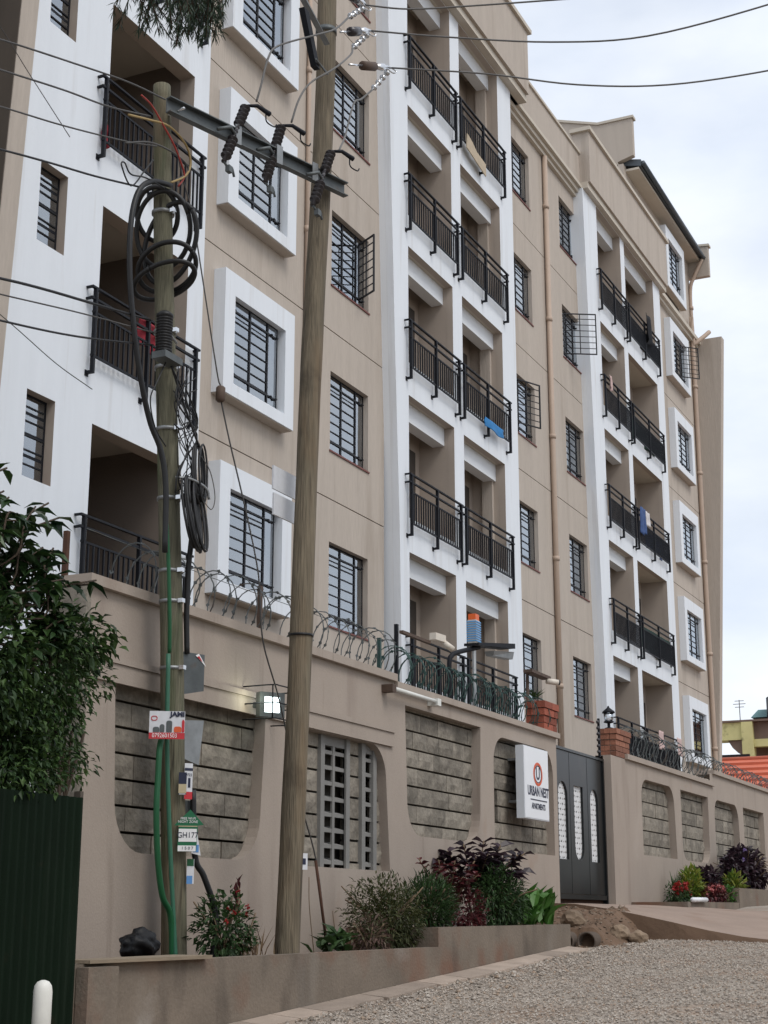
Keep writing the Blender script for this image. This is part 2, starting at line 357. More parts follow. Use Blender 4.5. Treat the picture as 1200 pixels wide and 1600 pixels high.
# loose chippings on the road
b = MB()
def stone_into(b, c, s, rr):
    p = []
    for d in ((1,0,0),(-1,0,0),(0,1,0),(0,-1,0),(0,0,.8),(0,0,-.5)):
        p.append((c[0] + d[0] * s * rr.uniform(.6, 1.3), c[1] + d[1] * s * rr.uniform(.6, 1.3), c[2] + d[2] * s * rr.uniform(.5, 1.1)))
    b.add(p, [(0,2,4),(2,1,4),(1,3,4),(3,0,4),(2,0,5),(1,2,5),(3,1,5),(0,3,5)])
rr = random.Random(3)
for k in range(34000):
    x = 12.3 + 11.6 * rr.random() ** 1.1; y = rr.uniform(1.5, 7.05)
    if y < x * .19 - .4: continue
    stone_into(b, (x, y, road_z(x) + .012 + .02 * noise.noise(Vector((x, y, 0)) * .6)), rr.uniform(.007, .020), rr)
leafmat('chippings', [(.16, .135, .11), (.32, .275, .235), (.44, .395, .345), (.30, .22, .16)], .95, 0)
for k in range(420):
    x = 12.3 + 11 * rr.random(); y = 7.0 - abs(rr.gauss(0, .5))
    stone_into(b, (x, y, road_z(x) + .015), rr.uniform(.018, .04), rr)
o = obj('gravel_chippings', b.raw('gravel_chippings', 'chippings')); tag(o, 'loose grey stone chippings strewn over the road', 'gravel', kind='stuff')

# unseen bank added across the street, behind the camera, to darken the gate's reflections
b = MB(); vs = []; NX, NY = 60, 8
for i in range(NX + 1):
    for j in range(NY + 1):
        x = -30 + 110 * i / NX; f = j / NY; y = -5.0 - 5 * f
        vs.append((x, y + .8 * noise.noise(Vector((x * .3, f * 2, 0))), road_z(x) - .1 + (4.6 + 1.8 * noise.noise(Vector((x * .18, 2, 0)))) * (f ** .6) + .35 * noise.noise(Vector((x, f * 4, 7)))))
b.add(vs, [(i * (NY + 1) + j, (i + 1) * (NY + 1) + j, (i + 1) * (NY + 1) + j + 1, i * (NY + 1) + j + 1) for i in range(NX) for j in range(NY)], 0, True)
leafmat('rubble_bits', [(.10, .07, .048), (.17, .125, .09), (.24, .19, .145), (.13, .085, .055)], .95, 0)
mat('bank', (.06, .065, .03), .95, .4, .8, spots=[((.16, .10, .06), .5, .52, .8)])
struct(b.build('added_bank', 'bank'))

# driveway up to the gate
b = MB(); NU, NV = 14, 22; V = []
def drive_pt(u, v):
    y = 8.62 - v * 12.5
    xl = 24.45 - .30 * (8.62 - y) if y > 4 else 23.06 - .2 * (4 - y) * .3; xr = 29.4 + .15 * (8.62 - y)
    x = xl + (xr - xl) * u
    t = min(1, max(0, (8.62 - y) / 4.2)); t = t * t * (3 - 2 * t)
    z = (.25) * (1 - t) + (road_z(x) + .035) * t
    return (x, y, z + .012 * noise.noise(Vector((x, y, 3)) * .8))
for i in range(NU + 1):
    for j in range(NV + 1): V.append(drive_pt(i / NU, j / NV))
b.add(V, [(i * (NV + 1) + j, (i + 1) * (NV + 1) + j, (i + 1) * (NV + 1) + j + 1, i * (NV + 1) + j + 1) for i in range(NU) for j in range(NV)], 0, True)
for u in (0, NU):                                       # earth skirts down to the road
    for j in range(NV):
        a, c = V[u * (NV + 1) + j], V[u * (NV + 1) + j + 1]
        dx = -.12 if u == 0 else .12
        b.quad(a, c, (c[0] + dx, c[1], road_z(c[0]) - .08), (a[0] + dx, a[1], road_z(a[0]) - .08), 1)
struct(b.build('driveway', ['drive', 'earth']))
# flat kerb stones along the foot of the planters
k = 0; x = 10.2
kerb = struct(obj('kerb', None))
while x < 21.6:
    w = R.uniform(.55, .95); b = MB(); dy = R.uniform(-.04, .04)
    b.hexa([(x + .01, 6.98 + dy, road_z(x) - .05), (x + w - .01, 6.98 + dy, road_z(x + w) - .05), (x + w - .01, 7.29, road_z(x + w) - .05), (x + .01, 7.29, road_z(x) - .05),
            (x + .01, 6.99 + dy, road_z(x) + .03), (x + w - .01, 6.99 + dy, road_z(x + w) + .03), (x + w - .01, 7.29, road_z(x + w) + .06), (x + .01, 7.29, road_z(x) + .06)])
    b.build('kerb_stone', 'kerb', kerb); x += w

# ------------------------------------------------------------------ apartment building
J = [4.22 + 3.35 * k for k in range(6)]                  # storey joints
bld = thing('apartment_building', 'tall beige and white apartment block with rows of barred windows and balconies', 'building')
YF, YB, YW = 12.7, 12.4, 12.5                            # tan facade, balcony blocks, white wing
def facade(x0, x1, k0, k1, wins, y=YF, thick=.26, ztop=None, zbot=None):
    """storey-high rendered panels with a shadow joint between them; wins: list of (x0, x1, dz0, dz1)"""
    for k in range(k0, k1):
        za = J[k] + .011 if not (zbot is not None and k == k0) else zbot
        zb = (J[k + 1] - .011 if k + 1 < 6 else ztop) if not (ztop is not None and k == k1 - 1) else ztop
        b = MB(); b.sheet(rect(x0, x1, za, zb), [rect(a, c, J[k] + d0, J[k] + d1) for a, c, d0, d1 in wins], y, y + thick, XZ)
        b.build('wall_panel', 'tan_plaster', bld)
MESH = {}; WR = random.Random(77)
def cached(key, fn):
    if key not in MESH: MESH[key] = fn()
    return MESH[key]
def window(x, z, w, h, y, style='plain', sill=True, open_leaf=None, parent=bld):
    """x, z: lower left corner of the opening; y: plane the steel frame stands in"""
    key = (style, round(w, 2), round(h, 2))
    c1, c2 = (.40 * w, .78 * w) if style != 'louvre' else (0, 0)
    def frame():
        b = MB(); t = .035
        b.box(0, w, 0, .04, 0, t); b.box(0, w, 0, .04, h - t, h); b.box(0, t, 0, .04, t, h - t); b.box(w - t, w, 0, .04, t, h - t)
        if style == 'plain':
            for c in (c1, c2): b.box(c - .025, c + .025, -.002, .042, t, h - t)
            b.box(t, c2 - .026, .003, .037, .80 * h, .80 * h + .03)
        else:
            for q in (.27, .52, .76): b.box(t, w - t, .002, .038, q * h, q * h + .045)
        return b.mesh('window', 'black_metal')
    o = obj('window', cached(('f',) + key, frame), parent, (x, y, z))
    def pane(a, c, za, zb):
        b = MB(); b.box(a, c, .004, .008, za, zb); return b.mesh('pane', 'glass')
    if style == 'plain':
        for i, (a, c) in enumerate(((.035, c1 - .025), (c1 + .025, c2 - .025), (c2 + .025, w - .035))):
            obj('pane', cached(('p', i) + key, lambda: pane(a, c, .035, h - .035)), o)
    else:
        for i, (za, zb) in enumerate(((.035, .27 * h), (.27 * h + .045, .52 * h), (.52 * h + .045, .76 * h), (.76 * h + .045, h - .035))):
            obj('pane', cached(('p', i) + key, lambda: pane(.035, w - .035, za, zb)), o)
    def grille():
        b = MB(); x1 = c2 if style == 'plain' else w - .035; n = 7 if style == 'plain' else 5
        for q in range(1, n + 1):
            zz = .10 * h + (h * .83) * (q - .5) / n
            b.box(.02, x1, -.014, .002, zz, zz + .016)
        for zz in (.14 * h, .86 * h):
            if style == 'plain':
                b.box(.0, w * .97, -.018, -.002, zz, zz + .03)
                for xx in (.06, w * .82, w * .93): b.box(xx, xx + .05, -.05, -.0185, zz + .008, zz + .028)
        if style == 'plain':
            for xx in (.0, c1 - .02, x1 - .03): b.box(xx, xx + .035, -.016, -.0025, .03, h - .03)
        return b.mesh('burglar_grille', 'dark_grille')
    obj('burglar_grille', cached(('g',) + key, grille), o)
    def curtain():
        b = MB(); n = 40; vs = []
        for i in range(n + 1):
            xx = w * i / n; yy = .13 + .022 * math.sin(i * 1.15) + .012 * math.sin(i * .37 + 1)
            vs += [(xx, yy, -.05), (xx, yy, h + .05)]
        b.add(vs, [(2 * i, 2 * i + 2, 2 * i + 3, 2 * i + 1) for i in range(n)], 0, True)
        return b.mesh('curtain', 'curtain')
    q = WR.random()
    if q < .62 or style != 'plain':
        c_ = obj('curtain', cached(('c',) + key, curtain), o)
    else:
        xs0 = ((0, .34 * w), (.62 * w, w)) if q < .86 else ((.45 * w, w),)
        for xa_, xb_ in xs0:
            b = MB(); n = 16; vs = []
            for i in range(n + 1):
                xx = xa_ + (xb_ - xa_) * i / n; yy = .13 + .03 * math.sin(i * 1.9) + .012 * math.sin(i * .7 + x)
                vs += [(xx + .05 * math.sin(1.5), yy, -.05), (xx, yy, h + .05)]
            b.add(vs, [(2 * i, 2 * i + 2, 2 * i + 3, 2 * i + 1) for i in range(n)], 0, True); b.build('curtain', WR.choice(['curtain', 'net_curtain', 'pink_cloth', 'cream_plastic']), o)
    if sill:
        def sl():
            b = MB(); b.box(-.03, w + .03, -.135, 0, -.03, .002); return b.mesh('window_sill', 'sill_tile')
        obj('window_sill', cached(('s',) + key, sl), o)
    if open_leaf:
        ang, lx, lw, hz0, hz1 = open_leaf
        def leaf():
            b = MB(); hh = (hz1 - hz0) * h
            b.box(0, lw, -.015, .015, 0, .03); b.box(0, lw, -.015, .015, hh - .03, hh); b.box(0, .03, -.016, .016, .03, hh - .03); b.box(lw - .03, lw, -.016, .016, .03, hh - .03)
            for q in range(1, 7): b.box(.03, lw - .03, -.008, .008, hh * q / 7, hh * q / 7 + .018)
            b.box(lw * .5 - .012, lw * .5 + .012, -.010, .010, .03, hh - .03)
            return b.mesh('open_casement', 'dark_grille')
        l = obj('open_casement', leaf(), o, (lx, -.05, hz0 * h), (0, 0, ang))
    return o

# -- plain bays with windows
facade(19.60, 26.95, 0, 5, [(20.66, 22.28, .95, 2.53), (24.56, 26.21, .95, 2.53)], ztop=20.95, zbot=1.0)
b = MB(); b.box(19.6, 26.95, 12.64, 12.95, 20.972, 22.2); b.build('parapet', 'tan_plaster', bld)
WP = YF + .11
for k in range(5):
    window(24.56, J[k] + .95, 1.65, 1.58, WP, open_leaf=((-math.radians(122), 1.30, .60, .10, .88) if k == 2 else None))
    window(20.66, J[k] + .95, 1.62, 1.58, YF - .12, sill=False)
# white box surrounds
def surround(x0, x1, k, y0=YF - .23, z0=None, z1=None, ox=.33, oz=.30):
    z0 = J[k] + .75 if z0 is None else z0; z1 = J[k] + 2.92 if z1 is None else z1
    b = MB(); b.sheet(rect(x0, x1, z0, z1), [rect(x0 + ox, x1 - ox, z0 + .22, z1 - .40)], y0, YF - .002, XZ)
    b.build('window_surround', ['white_plaster'], bld)
    b = MB(); b.box(x0 + .02, x1 - .02, y0 + .02, YF - .003, z0 - .018, z0 - .002)
    b.build('surround_underside', 'tan_smooth', bld)
for k in range(5): surround(20.30, 22.70, k)
facade(33.0, 41.6, 0, 5, [(34.58, 36.22, .95, 2.53), (38.74, 40.31, .95, 2.53)], zbot=1.0, ztop=20.70)
for k in range(5):
    window(34.58, J[k] + .95, 1.64, 1.58, WP, open_leaf=((-math.radians(25), .12, 1.0, .15, .9) if k == 2 else None))
    window(38.74, J[k] + .95, 1.57, 1.58, WP, open_leaf=((-math.radians(60), .25, .95, .1, .88) if k == 3 else None))
# cornice and parapet of this bay: stepped bands
b = MB()
b.box(33.6, 41.2, YF - .10, YF + .25, 20.702, 20.82); b.box(33.6, 41.2, YF - .18, YF + .25, 20.822, 20.95); b.box(33.6, 41.2, YF - .27, YF + .25, 20.952, 21.06)
b.build('cornice', 'soffit', bld)
b = MB(); b.box(34.4, 40.25, YF - .2, YF + .05, 21.062, 22.10); b.build('parapet', 'tan_plaster', bld)
b = MB(); b.box(34.4, 40.25, YF - .25, YF + .08, 22.102, 22.18); b.build('coping', 'soffit', bld)
facade(48.0, 55.0, 0, 5, [(50.55, 52.35, .95, 2.53)], zbot=1.0, ztop=20.95)
for k in range(5):
    window(50.55, J[k] + .95, 1.8, 1.58, YF - .12, sill=False, open_leaf=((-math.radians(45), .9, .8, .1, .85) if k == 4 else None))
    surround(50.15, 52.75, k)
b = MB(); b.box(49.0, 54.9, YF - .12, YF + .25, 20.952, 21.08); b.box(49.0, 54.9, YF - .22, YF + .25, 21.082, 21.24); b.build('cornice', 'soffit', bld)

# -- white balcony blocks
def rail(x0, x1, zf, y, wall_y, individually, posts=(0, .5, 1)):
    """iron balustrade: zf = storey joint; three posts with feet bent back to the wall"""
    zt = zf + 1.18; b = MB(); t = .022
    b.box(x0, x1, y - .025, y + .025, zt - .03, zt); b.box(x0, x1, y - .02, y + .02, zt - .20, zt - .165)
    b.box(x0 + .05, x1 - .05, y - .015, y + .015, zt - .40, zt - .37); b.box(x0 + .05, x1 - .05, y - .015, y + .015, zt - 1.05, zt - 1.02)
    for zz in (zt - .03, zt - .2):
        for xx in (x0, x1 - .04): b.box(xx, xx + .04, y + .026, wall_y - .002, zz, zz + .03)
    for q in posts:
        xx = x0 + .10 + (x1 - x0 - .20) * q
        b.box(xx - t, xx + t, y - .031, y + .027, zt - 1.30, zt - .031)
        b.box(xx - t, xx + t, y + .028, wall_y - .002, zt - 1.30, zt - 1.255)
        b.box(xx - .04, xx + .04, wall_y - .012, wall_y - .001, zt - 1.33, zt - 1.24)
    o = b.build('balcony_railing', 'black_metal', bld)
    n = int((x1 - x0) / .125)
    pos = [x0 + .10 + (x1 - x0 - .20) * i / n for i in range(1, n)]
    if individually:
        def bal():
            m = MB(); m.box(-.0125, .0125, -.0125, .0125, 0, .618); return m.mesh('baluster', 'black_metal')
        me = cached('baluster', bal)
        for xx in pos: obj('baluster', me, o, (xx, y, zt - 1.019))
    else:
        m = MB()
        for xx in pos: m.box(xx - .0125, xx + .0125, y - .0125, y + .0125, zt - 1.019, zt - .401)
        q = m.build('balusters', 'black_metal', o); q['kind'] = 'stuff'
    return o
def bay(xa, xb, k, depth, beam, y0, ztop, zbot, doorside=True):
    """lining of one balcony recess: floor, ceiling, sides, back wall, dropped beam, door"""
    e = .004; b = MB(); xa -= e; xb += e
    y1 = y0 + depth; ya = y0 + .16
    b.quad((xa, ya, zbot - e), (xb, ya, zbot - e), (xb, y1, zbot - e), (xa, y1, zbot - e))
    b.quad((xa, ya, ztop + e), (xa, y1, ztop + e), (xb, y1, ztop + e), (xb, ya, ztop + e), 1)
    b.quad((xa, ya, zbot - e), (xa, y1, zbot - e), (xa, y1, ztop + e), (xa, ya, ztop + e))
    b.quad((xb, ya, zbot - e), (xb, ya, ztop + e), (xb, y1, ztop + e), (xb, y1, zbot - e))
    b.quad((xa, y1, zbot - e), (xb, y1, zbot - e), (xb, y1, ztop + e), (xa, y1, ztop + e))
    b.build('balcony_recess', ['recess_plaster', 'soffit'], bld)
    if beam:
        b = MB(); b.box(xa + .006, xb - .006, y0 + .24, y0 + .52, ztop - .40, ztop + .001); b.build('dropped_beam', 'white_smooth', bld)
    b = MB(); dw = .95; xd = xb - .35 - dw
    b.box(xd, xd + dw, y1 - .06, y1 - .004, zbot, zbot + 2.05); b.box(xd + .10, xd + dw - .10, y1 - .075, y1 - .0605, zbot + .95, zbot + 1.95)
    b.build('balcony_door', 'door_dark', bld)
def block(outer, bays, beams, depth, y0=YB):
    holes = []
    for k in range(5):
        for i, (xa, xb) in enumerate(bays): holes.append(rect(xa, xb, J[k] + .30, J[k] + (2.93 if k < 4 else 3.31)))
    b = MB(); b.sheet(outer, holes, y0, y0 + .16, XZ, hm=1); b.build('balcony_frame', ['white_plaster', 'recess_plaster'], bld)
    b = MB()                                             # left return of the block back to the facade
    return holes
blk1 = [(27.22, 1.0), (34.05, 1.0), (34.05, 20.95), (26.45, 20.95), (26.69, 14.7), (26.87, 10.9), (27.06, 7.5)]
B1 = [(27.52, 29.96), (30.52, 33.10)]
block(blk1, B1, None, .75)
b = MB(); pr = [(27.22, 1.0), (27.06, 7.5), (26.87, 10.9), (26.69, 14.7), (26.45, 20.95)]
for (xa, za), (xc, zc) in zip(pr, pr[1:]):
    b.quad((xa, YB + .161, za), (xc, YB + .161, zc), (xc, YF + .2, zc), (xa, YF + .2, za))
b.box(34.02, 34.05, YB + .161, YF + .2, 1.0, 20.95)
b.build('block_return', 'white_smooth', bld)
for k in range(5):
    for i, (xa, xb) in enumerate(B1):
        bay(xa, xb, k, .85, True, YB, J[k] + (2.93 if k < 4 else 3.31), J[k] + .30)
        rail(xa - .22 if i == 0 else xa - .30, xb + .17 if i == 0 else xb + .22, J[k], YB - .11, YB, True)
b = MB(); b.box(26.5, 34.75, YB - .28, YB + .3, 21.15, 23.0); b.build('parapet', 'tan_plaster', bld)
b = MB(); b.box(26.46, 34.79, YB - .2, YB + .25, 20.952, 21.148); b.build('parapet_soffit', 'soffit', bld)
b = MB(); b.box(26.4, 34.88, YB - .36, YB + .34, 23.002, 23.12); b.build('coping', 'soffit', bld)
blk2 = [(40.72, 1.0), (48.55, 1.0), (48.55, 20.95), (40.10, 20.95), (40.25, 16.5), (40.45, 11), (40.60, 7.4)]
B2 = [(41.42, 43.88), (44.32, 47.70)]
block(blk2, B2, None, .75)
b = MB(); pr = [(40.72, 1.0), (40.60, 7.4), (40.45, 11), (40.25, 16.5), (40.10, 20.95)]
for (xa, za), (xc, zc) in zip(pr, pr[1:]):
    b.quad((xa, YB + .161, za), (xc, YB + .161, zc), (xc, YF + .2, zc), (xa, YF + .2, za))
b.box(48.52, 48.55, YB + .161, YF + .2, 1.0, 20.95)
b.build('block_return', 'white_smooth', bld)
for k in range(5):
    for i, (xa, xb) in enumerate(B2):
        bay(xa, xb, k, .85, i == 0 or k == 4, YB, J[k] + (2.93 if k < 4 else 3.31), J[k] + .30)
        rail(xa - .22 if i == 0 else xa - .20, xb + .15, J[k], YB - .11, YB, False)
b = MB(); b.box(40.2, 48.9, YB - .22, YB + .3, 21.15, 22.80); b.build('parapet', 'tan_plaster', bld)
b = MB(); b.box(40.16, 48.94, YB - .15, YB + .25, 20.952, 21.148); b.build('parapet_soffit', 'soffit', bld)
b = MB(); b.box(40.1, 49.05, YB - .30, YB + .34, 22.802, 22.92); b.build('coping', 'soffit', bld)

# -- attic storey at the far end
b = MB(); b.sheet(rect(46.0, 54.6, 21.25, 24.6), [rect(50.6, 52.3, 22.15, 23.7)], YF + .06, YF + .3, XZ); b.build('attic_wall', 'tan_plaster', bld)
window(50.6, 22.15, 1.7, 1.55, YF - .12, sill=False); surround(50.15, 52.75, 0, z0=21.75, z1=24.1)
b = MB(); b.box(46.25, 54.58, 12.30, 13.2, 24.42, 24.50); b.build('soffit', 'soffit', bld)
b = MB(); b.hexa([(46.25, 12.22, 24.52), (54.58, 12.22, 24.52), (54.58, 19.0, 26.0), (46.25, 19.0, 26.0), (46.25, 12.22, 24.76), (54.58, 12.22, 24.76), (54.58, 19.0, 26.2), (46.25, 19.0, 26.2)]); b.build('roof', 'roof_sheet', bld)
b = MB(); b.tube([(46.25, 12.15, 24.62), (54.6, 12.15, 24.54)], .08, 8); b.build('gutter', 'roof_sheet', bld)
YZ = lambda a, bb, d: (d, a, bb)
for xg, ya in ((46.0, 12.40), (54.62, 11.98)):
    gp = [(12.95, 21.3), (19.5, 21.3), (19.5, 27.9), (15.0, 26.66), (13.6, 26.22), (ya, 26.22 if xg < 50 else 25.0), (ya, 24.85 if xg < 50 else 23.8), (12.95, 23.8 if xg > 50 else 24.7)]
    if xg > 50: gp[2:5] = [(19.5, 26.6), (15.0, 25.5), (13.6, 25.15)]
    b = MB(); b.sheet(gp, [], xg, xg + .22, YZ, True); b.build('gable_wall', 'tan_smooth', bld)
    b = MB()
    tp = gp[2:6]
    for (y1, z1), (y2, z2) in zip(tp, tp[1:]):
        if y2 == ya: y2 -= .06
        b.hexa([(xg - .05, y1, z1 + .002), (xg + .27, y1, z1 + .002), (xg + .27, y2, z2 + .002), (xg - .05, y2, z2 + .002), (xg - .05, y1, z1 + .09), (xg + .27, y1, z1 + .09), (xg + .27, y2, z2 + .09), (xg - .05, y2, z2 + .09)])
    b.build('coping', 'soffit', bld)
# slanting end fins
def fin(x0, x1, prof, name='fin'):
    b = MB(); b.sheet(prof, [], x0, x1, YZ, True); b.build(name, 'tan_plaster', bld)
fin(54.75, 55.15, [(12.72, 1.0), (16.0, 1.0), (16.0, 21.3), (11.68, 21.3), (12.66, 5.2), (12.70, 4.0)], 'end_fin')
b = MB(); b.sheet([(12.47, 1.0), (16.0, 1.0), (16.0, 15.59), (11.99, 15.59), (12.37, 6.2)], [], 14.345, 14.357, YZ, True); b.build('fin_side_shade', 'dark_brown', bld)  # shade of the fin's left face, put in as a dark brown sheet
fin(14.36, 14.70, [(12.46, 1.0), (16.0, 1.0), (16.0, 15.6), (11.98, 15.6), (12.36, 6.2)], 'end_fin')
# downpipes
def downpipe(x, y, z0, z1, r, kick=None):
    b = MB(); pts = [(x, y, z0), (x, y, z1)] + (kick or []); b.tube(bez(pts, 5) if kick else pts, r, 10)
    z = z0 + 1.2
    while z < z1: b.lathe([(r * 1.25, -.06), (r * 1.25, .06)], (x, y, z), n=10); z += 3.35
    b.build('downpipe', 'pipe_tan', bld)
downpipe(23.45, YF - .05, 8.0, 20.6, .045)
downpipe(37.35, YF - .08, 1.2, 20.7, .075)
downpipe(53.95, YF - .10, 1.2, 20.4, .085, [(53.95, YF - .15, 20.8), (54.3, YF - .5, 21.25), (54.5, YF - .62, 21.45)])
downpipe(54.45, YF - .0, 21.3, 23.2, .07, [(54.45, YF - .2, 23.8), (54.5, 12.2, 24.45)])

# -- white wing at the near end
WX0, WX1 = 14.702, 19.66
wh = []
for k in range(4):
    wh.append(rect(15.42, 16.03, J[k] + 1.38, J[k] + 2.58)); wh.append(rect(16.88, 19.20, J[k] + .17, J[k] + 2.52))
b = MB(); b.sheet(rect(WX0, WX1, 1.0, 18.0), wh, YW, YW + .28, XZ, hm=1); b.build('wing_wall', ['white_plaster', 'recess_plaster'], bld)
for k in range(4):
    window(15.42, J[k] + 1.38, .61, 1.20, YW + .14, 'louvre')
    xa, xb, zf, zc = 16.70, 19.206, J[k] + .164, J[k] + 2.86
    b = MB(); y0, y1 = YW + .281, YW + 2.6
    b.quad((xa, YW + .01, zf), (xb, YW + .01, zf), (xb, y1, zf), (xa, y1, zf)); b.quad((xa, y0, zc), (xa, y1, zc), (xb, y1, zc), (xb, y0, zc), 1)
    b.quad((xb, YW + .283, zf), (xb, y0, zc), (xb, y1, zc), (xb, y1, zf)); b.quad((xa, y0, zf), (xa, y1, zf), (xa, y1, zc), (xa, y0, zc)); b.quad((xa, y1, zf), (xb, y1, zf), (xb, y1, zc), (xa, y1, zc))
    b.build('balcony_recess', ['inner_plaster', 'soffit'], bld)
    rail(16.58, 19.45, J[k] - .04, YW - .10, YW, True)
# the storeys beyond the near fin
b = MB(); b.box(9.0, 14.34, 13.3, 13.6, 1, 18); b.build('set_back_wall', 'dark_brown', bld)
for k in range(4):
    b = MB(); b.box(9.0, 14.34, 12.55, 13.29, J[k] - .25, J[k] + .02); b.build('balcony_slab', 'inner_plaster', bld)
# body behind the facade
b = MB(); b.box(19.7, 54.7, 13.4, 24, .5, 20.9); b.build('building_core', 'inner_plaster', bld)
b = MB(); b.box(14.8, 19.65, 15.2, 24, .5, 17.9); b.build('building_core', 'inner_plaster', bld)

# ------------------------------------------------------------------ boundary wall
YWL = 8.5                                                # street face of the boundary wall
def stone_block(parent, x0, x1, z0, z1, y, rr, nx=3, nz=2):
    """one dressed stone: rough face of a few facets, butted between raked bed joints"""
    b = MB(); vs = []; d = rr.uniform(-.008, .008)
    for j in range(nz + 1):
        for i in range(nx + 1):
            edge = i in (0, nx) or j in (0, nz)
            vs.append((x0 + (x1 - x0) * i / nx, y + d + (.012 if edge else rr.uniform(-.012, .006)), z0 + (z1 - z0) * j / nz))
    fs = [(j * (nx + 1) + i, j * (nx + 1) + i + 1, (j + 1) * (nx + 1) + i + 1, (j + 1) * (nx + 1) + i) for i in range(nx) for j in range(nz)]
    b.add(vs, fs)
    yb = y + .10
    c = [(x0, y + d + .012, z0), (x1, y + d + .012, z0), (x1, y + d + .012, z1), (x0, y + d + .012, z1)]
    bk = [(p[0], yb, p[2]) for p in c]
    for i in range(4): b.quad(c[i], bk[i], bk[(i + 1) % 4], c[(i + 1) % 4])
    return b.build('block', 'stone', parent)
def courses(parent, x0, x1, z0, z1, y, seed, course=.248, joint=.026, avoid=None):
    rr = random.Random(seed); z = z0 - .06; n = 0
    while z < z1:
        x = x0 - .1 - rr.uniform(0, .4)
        while x < x1:
            w = rr.uniform(.42, .62)
            a, c = max(x, x0 - .08) + .0015, min(x + w, x1 + .08) - .0015
            if c - a > .05 and not (avoid and a < avoid[1] and c > avoid[0] and z < avoid[3] and z + course > avoid[2]):
                stone_block(parent, a, c, z, z + course - joint, y, rr)
            elif avoid and c - a > .05:
                for a2, c2 in ((a, min(c, avoid[0])), (max(a, avoid[1]), c)):
                    if c2 - a2 > .03: stone_block(parent, a2, c2, z, z + course - joint, y, rr, 2)
            x += w
        z += course
def ledge(b, x0, x1, y, z0, z1, out, mi=0): b.box(x0, x1, y - out, y - .002, z0, z1, mi)

wl_ = thing('boundary_wall', 'long beige compound wall with stone panels between the utility poles and the gate', 'wall')
P1 = [(12.08, 2.20), (12.12, 1.05)] + rrect(12.14, 14.93, .60, 2.2, (.42, .42, 0, 0))[:0]
def panel(x0, x1, z0, z1, r, lean=0.0, lean0=0.0):
    out = []
    for a, c in rrect(x0, x1, z0, z1, r):
        t = (c - z0) / (z1 - z0); out.append((a + (lean if a > (x0 + x1) / 2 else lean0) * (1 - t), c))
    return out
P1 = panel(12.05, 14.95, .60, 2.20, (.45, .45, 0, 0), -.12, .10)
P2 = panel(15.55, 18.06, .58, 2.15, (0, 0, .38, .38), .16, 0)
P3 = panel(18.70, 21.42, 1.06, 2.76, (.42, .42, 0, 0), -.08, .08)
P4 = panel(21.93, 24.66, 1.0, 2.70, (0, 0, .42, .42), 0, 0)
def wall_strips(b, x0, x1, zb, ztop, holes):
    cuts = [x0]
    for h1, h2 in zip(holes, holes[1:]): cuts.append((max(p[0] for p in h1) + min(p[0] for p in h2)) / 2)
    cuts.append(x1)
    for i, h in enumerate(holes):
        b.sheet(rect(cuts[i], cuts[i + 1], zb, ztop(i)), [h], YWL, YWL + .15, XZ, rim=False)
    b.quad((x0, YWL, zb), (x0, YWL + .3, zb), (x0, YWL + .3, ztop(0)), (x0, YWL, ztop(0)))
    b.quad((x1, YWL, zb), (x1, YWL + .3, zb), (x1, YWL + .3, ztop(99)), (x1, YWL, ztop(99)))
b = MB(); wall_strips(b, 11.58, 24.86, -1.3, lambda i: 3.02 if i < 2 else 2.94, [P1, P2, P3, P4])
b.box(11.60, 24.84, YWL + .30, YWL + .36, -1.3, 2.92)
b.build('render_coat', 'wall_plaster', wl_)
b = MB(); b.box(11.62, 24.84, YWL + .262, YWL + .298, .3, 2.9); b.build('raked_joints', 'mortar_dark', wl_)
b = MB(); b.box(11.50, 18.32, YWL - .07, YWL + .42, 3.022, 3.12); b.box(18.34, 24.92, YWL - .06, YWL + .42, 2.942, 3.03); b.build('coping', 'wall_plaster', wl_)
b = MB(); ledge(b, 11.58, 18.28, YWL, 2.34, 2.40, .055); ledge(b, 11.58, 18.28, YWL, 2.16, 2.338, .035)
b.build('string_course', 'wall_plaster', wl_)
b = MB(); b.box(11.50, 11.578, YWL - .02, YWL + .4, -1.2, 3.0); b.build('wall_end', 'stone', wl_)
courses(wl_, 12.0, 15.0, .62, 2.2, YWL + .13, 21)
courses(wl_, 18.7, 21.45, 1.06, 2.78, YWL + .13, 22)
courses(wl_, 21.9, 24.7, 1.0, 2.72, YWL + .13, 23, avoid=(22.22, 22.42, 1.55, 1.86))
b = MB(); b.box(22.23, 22.41, YWL + .20, YWL + .26, 1.58, 1.83); b.build('socket_hole', 'mortar_dark', wl_)
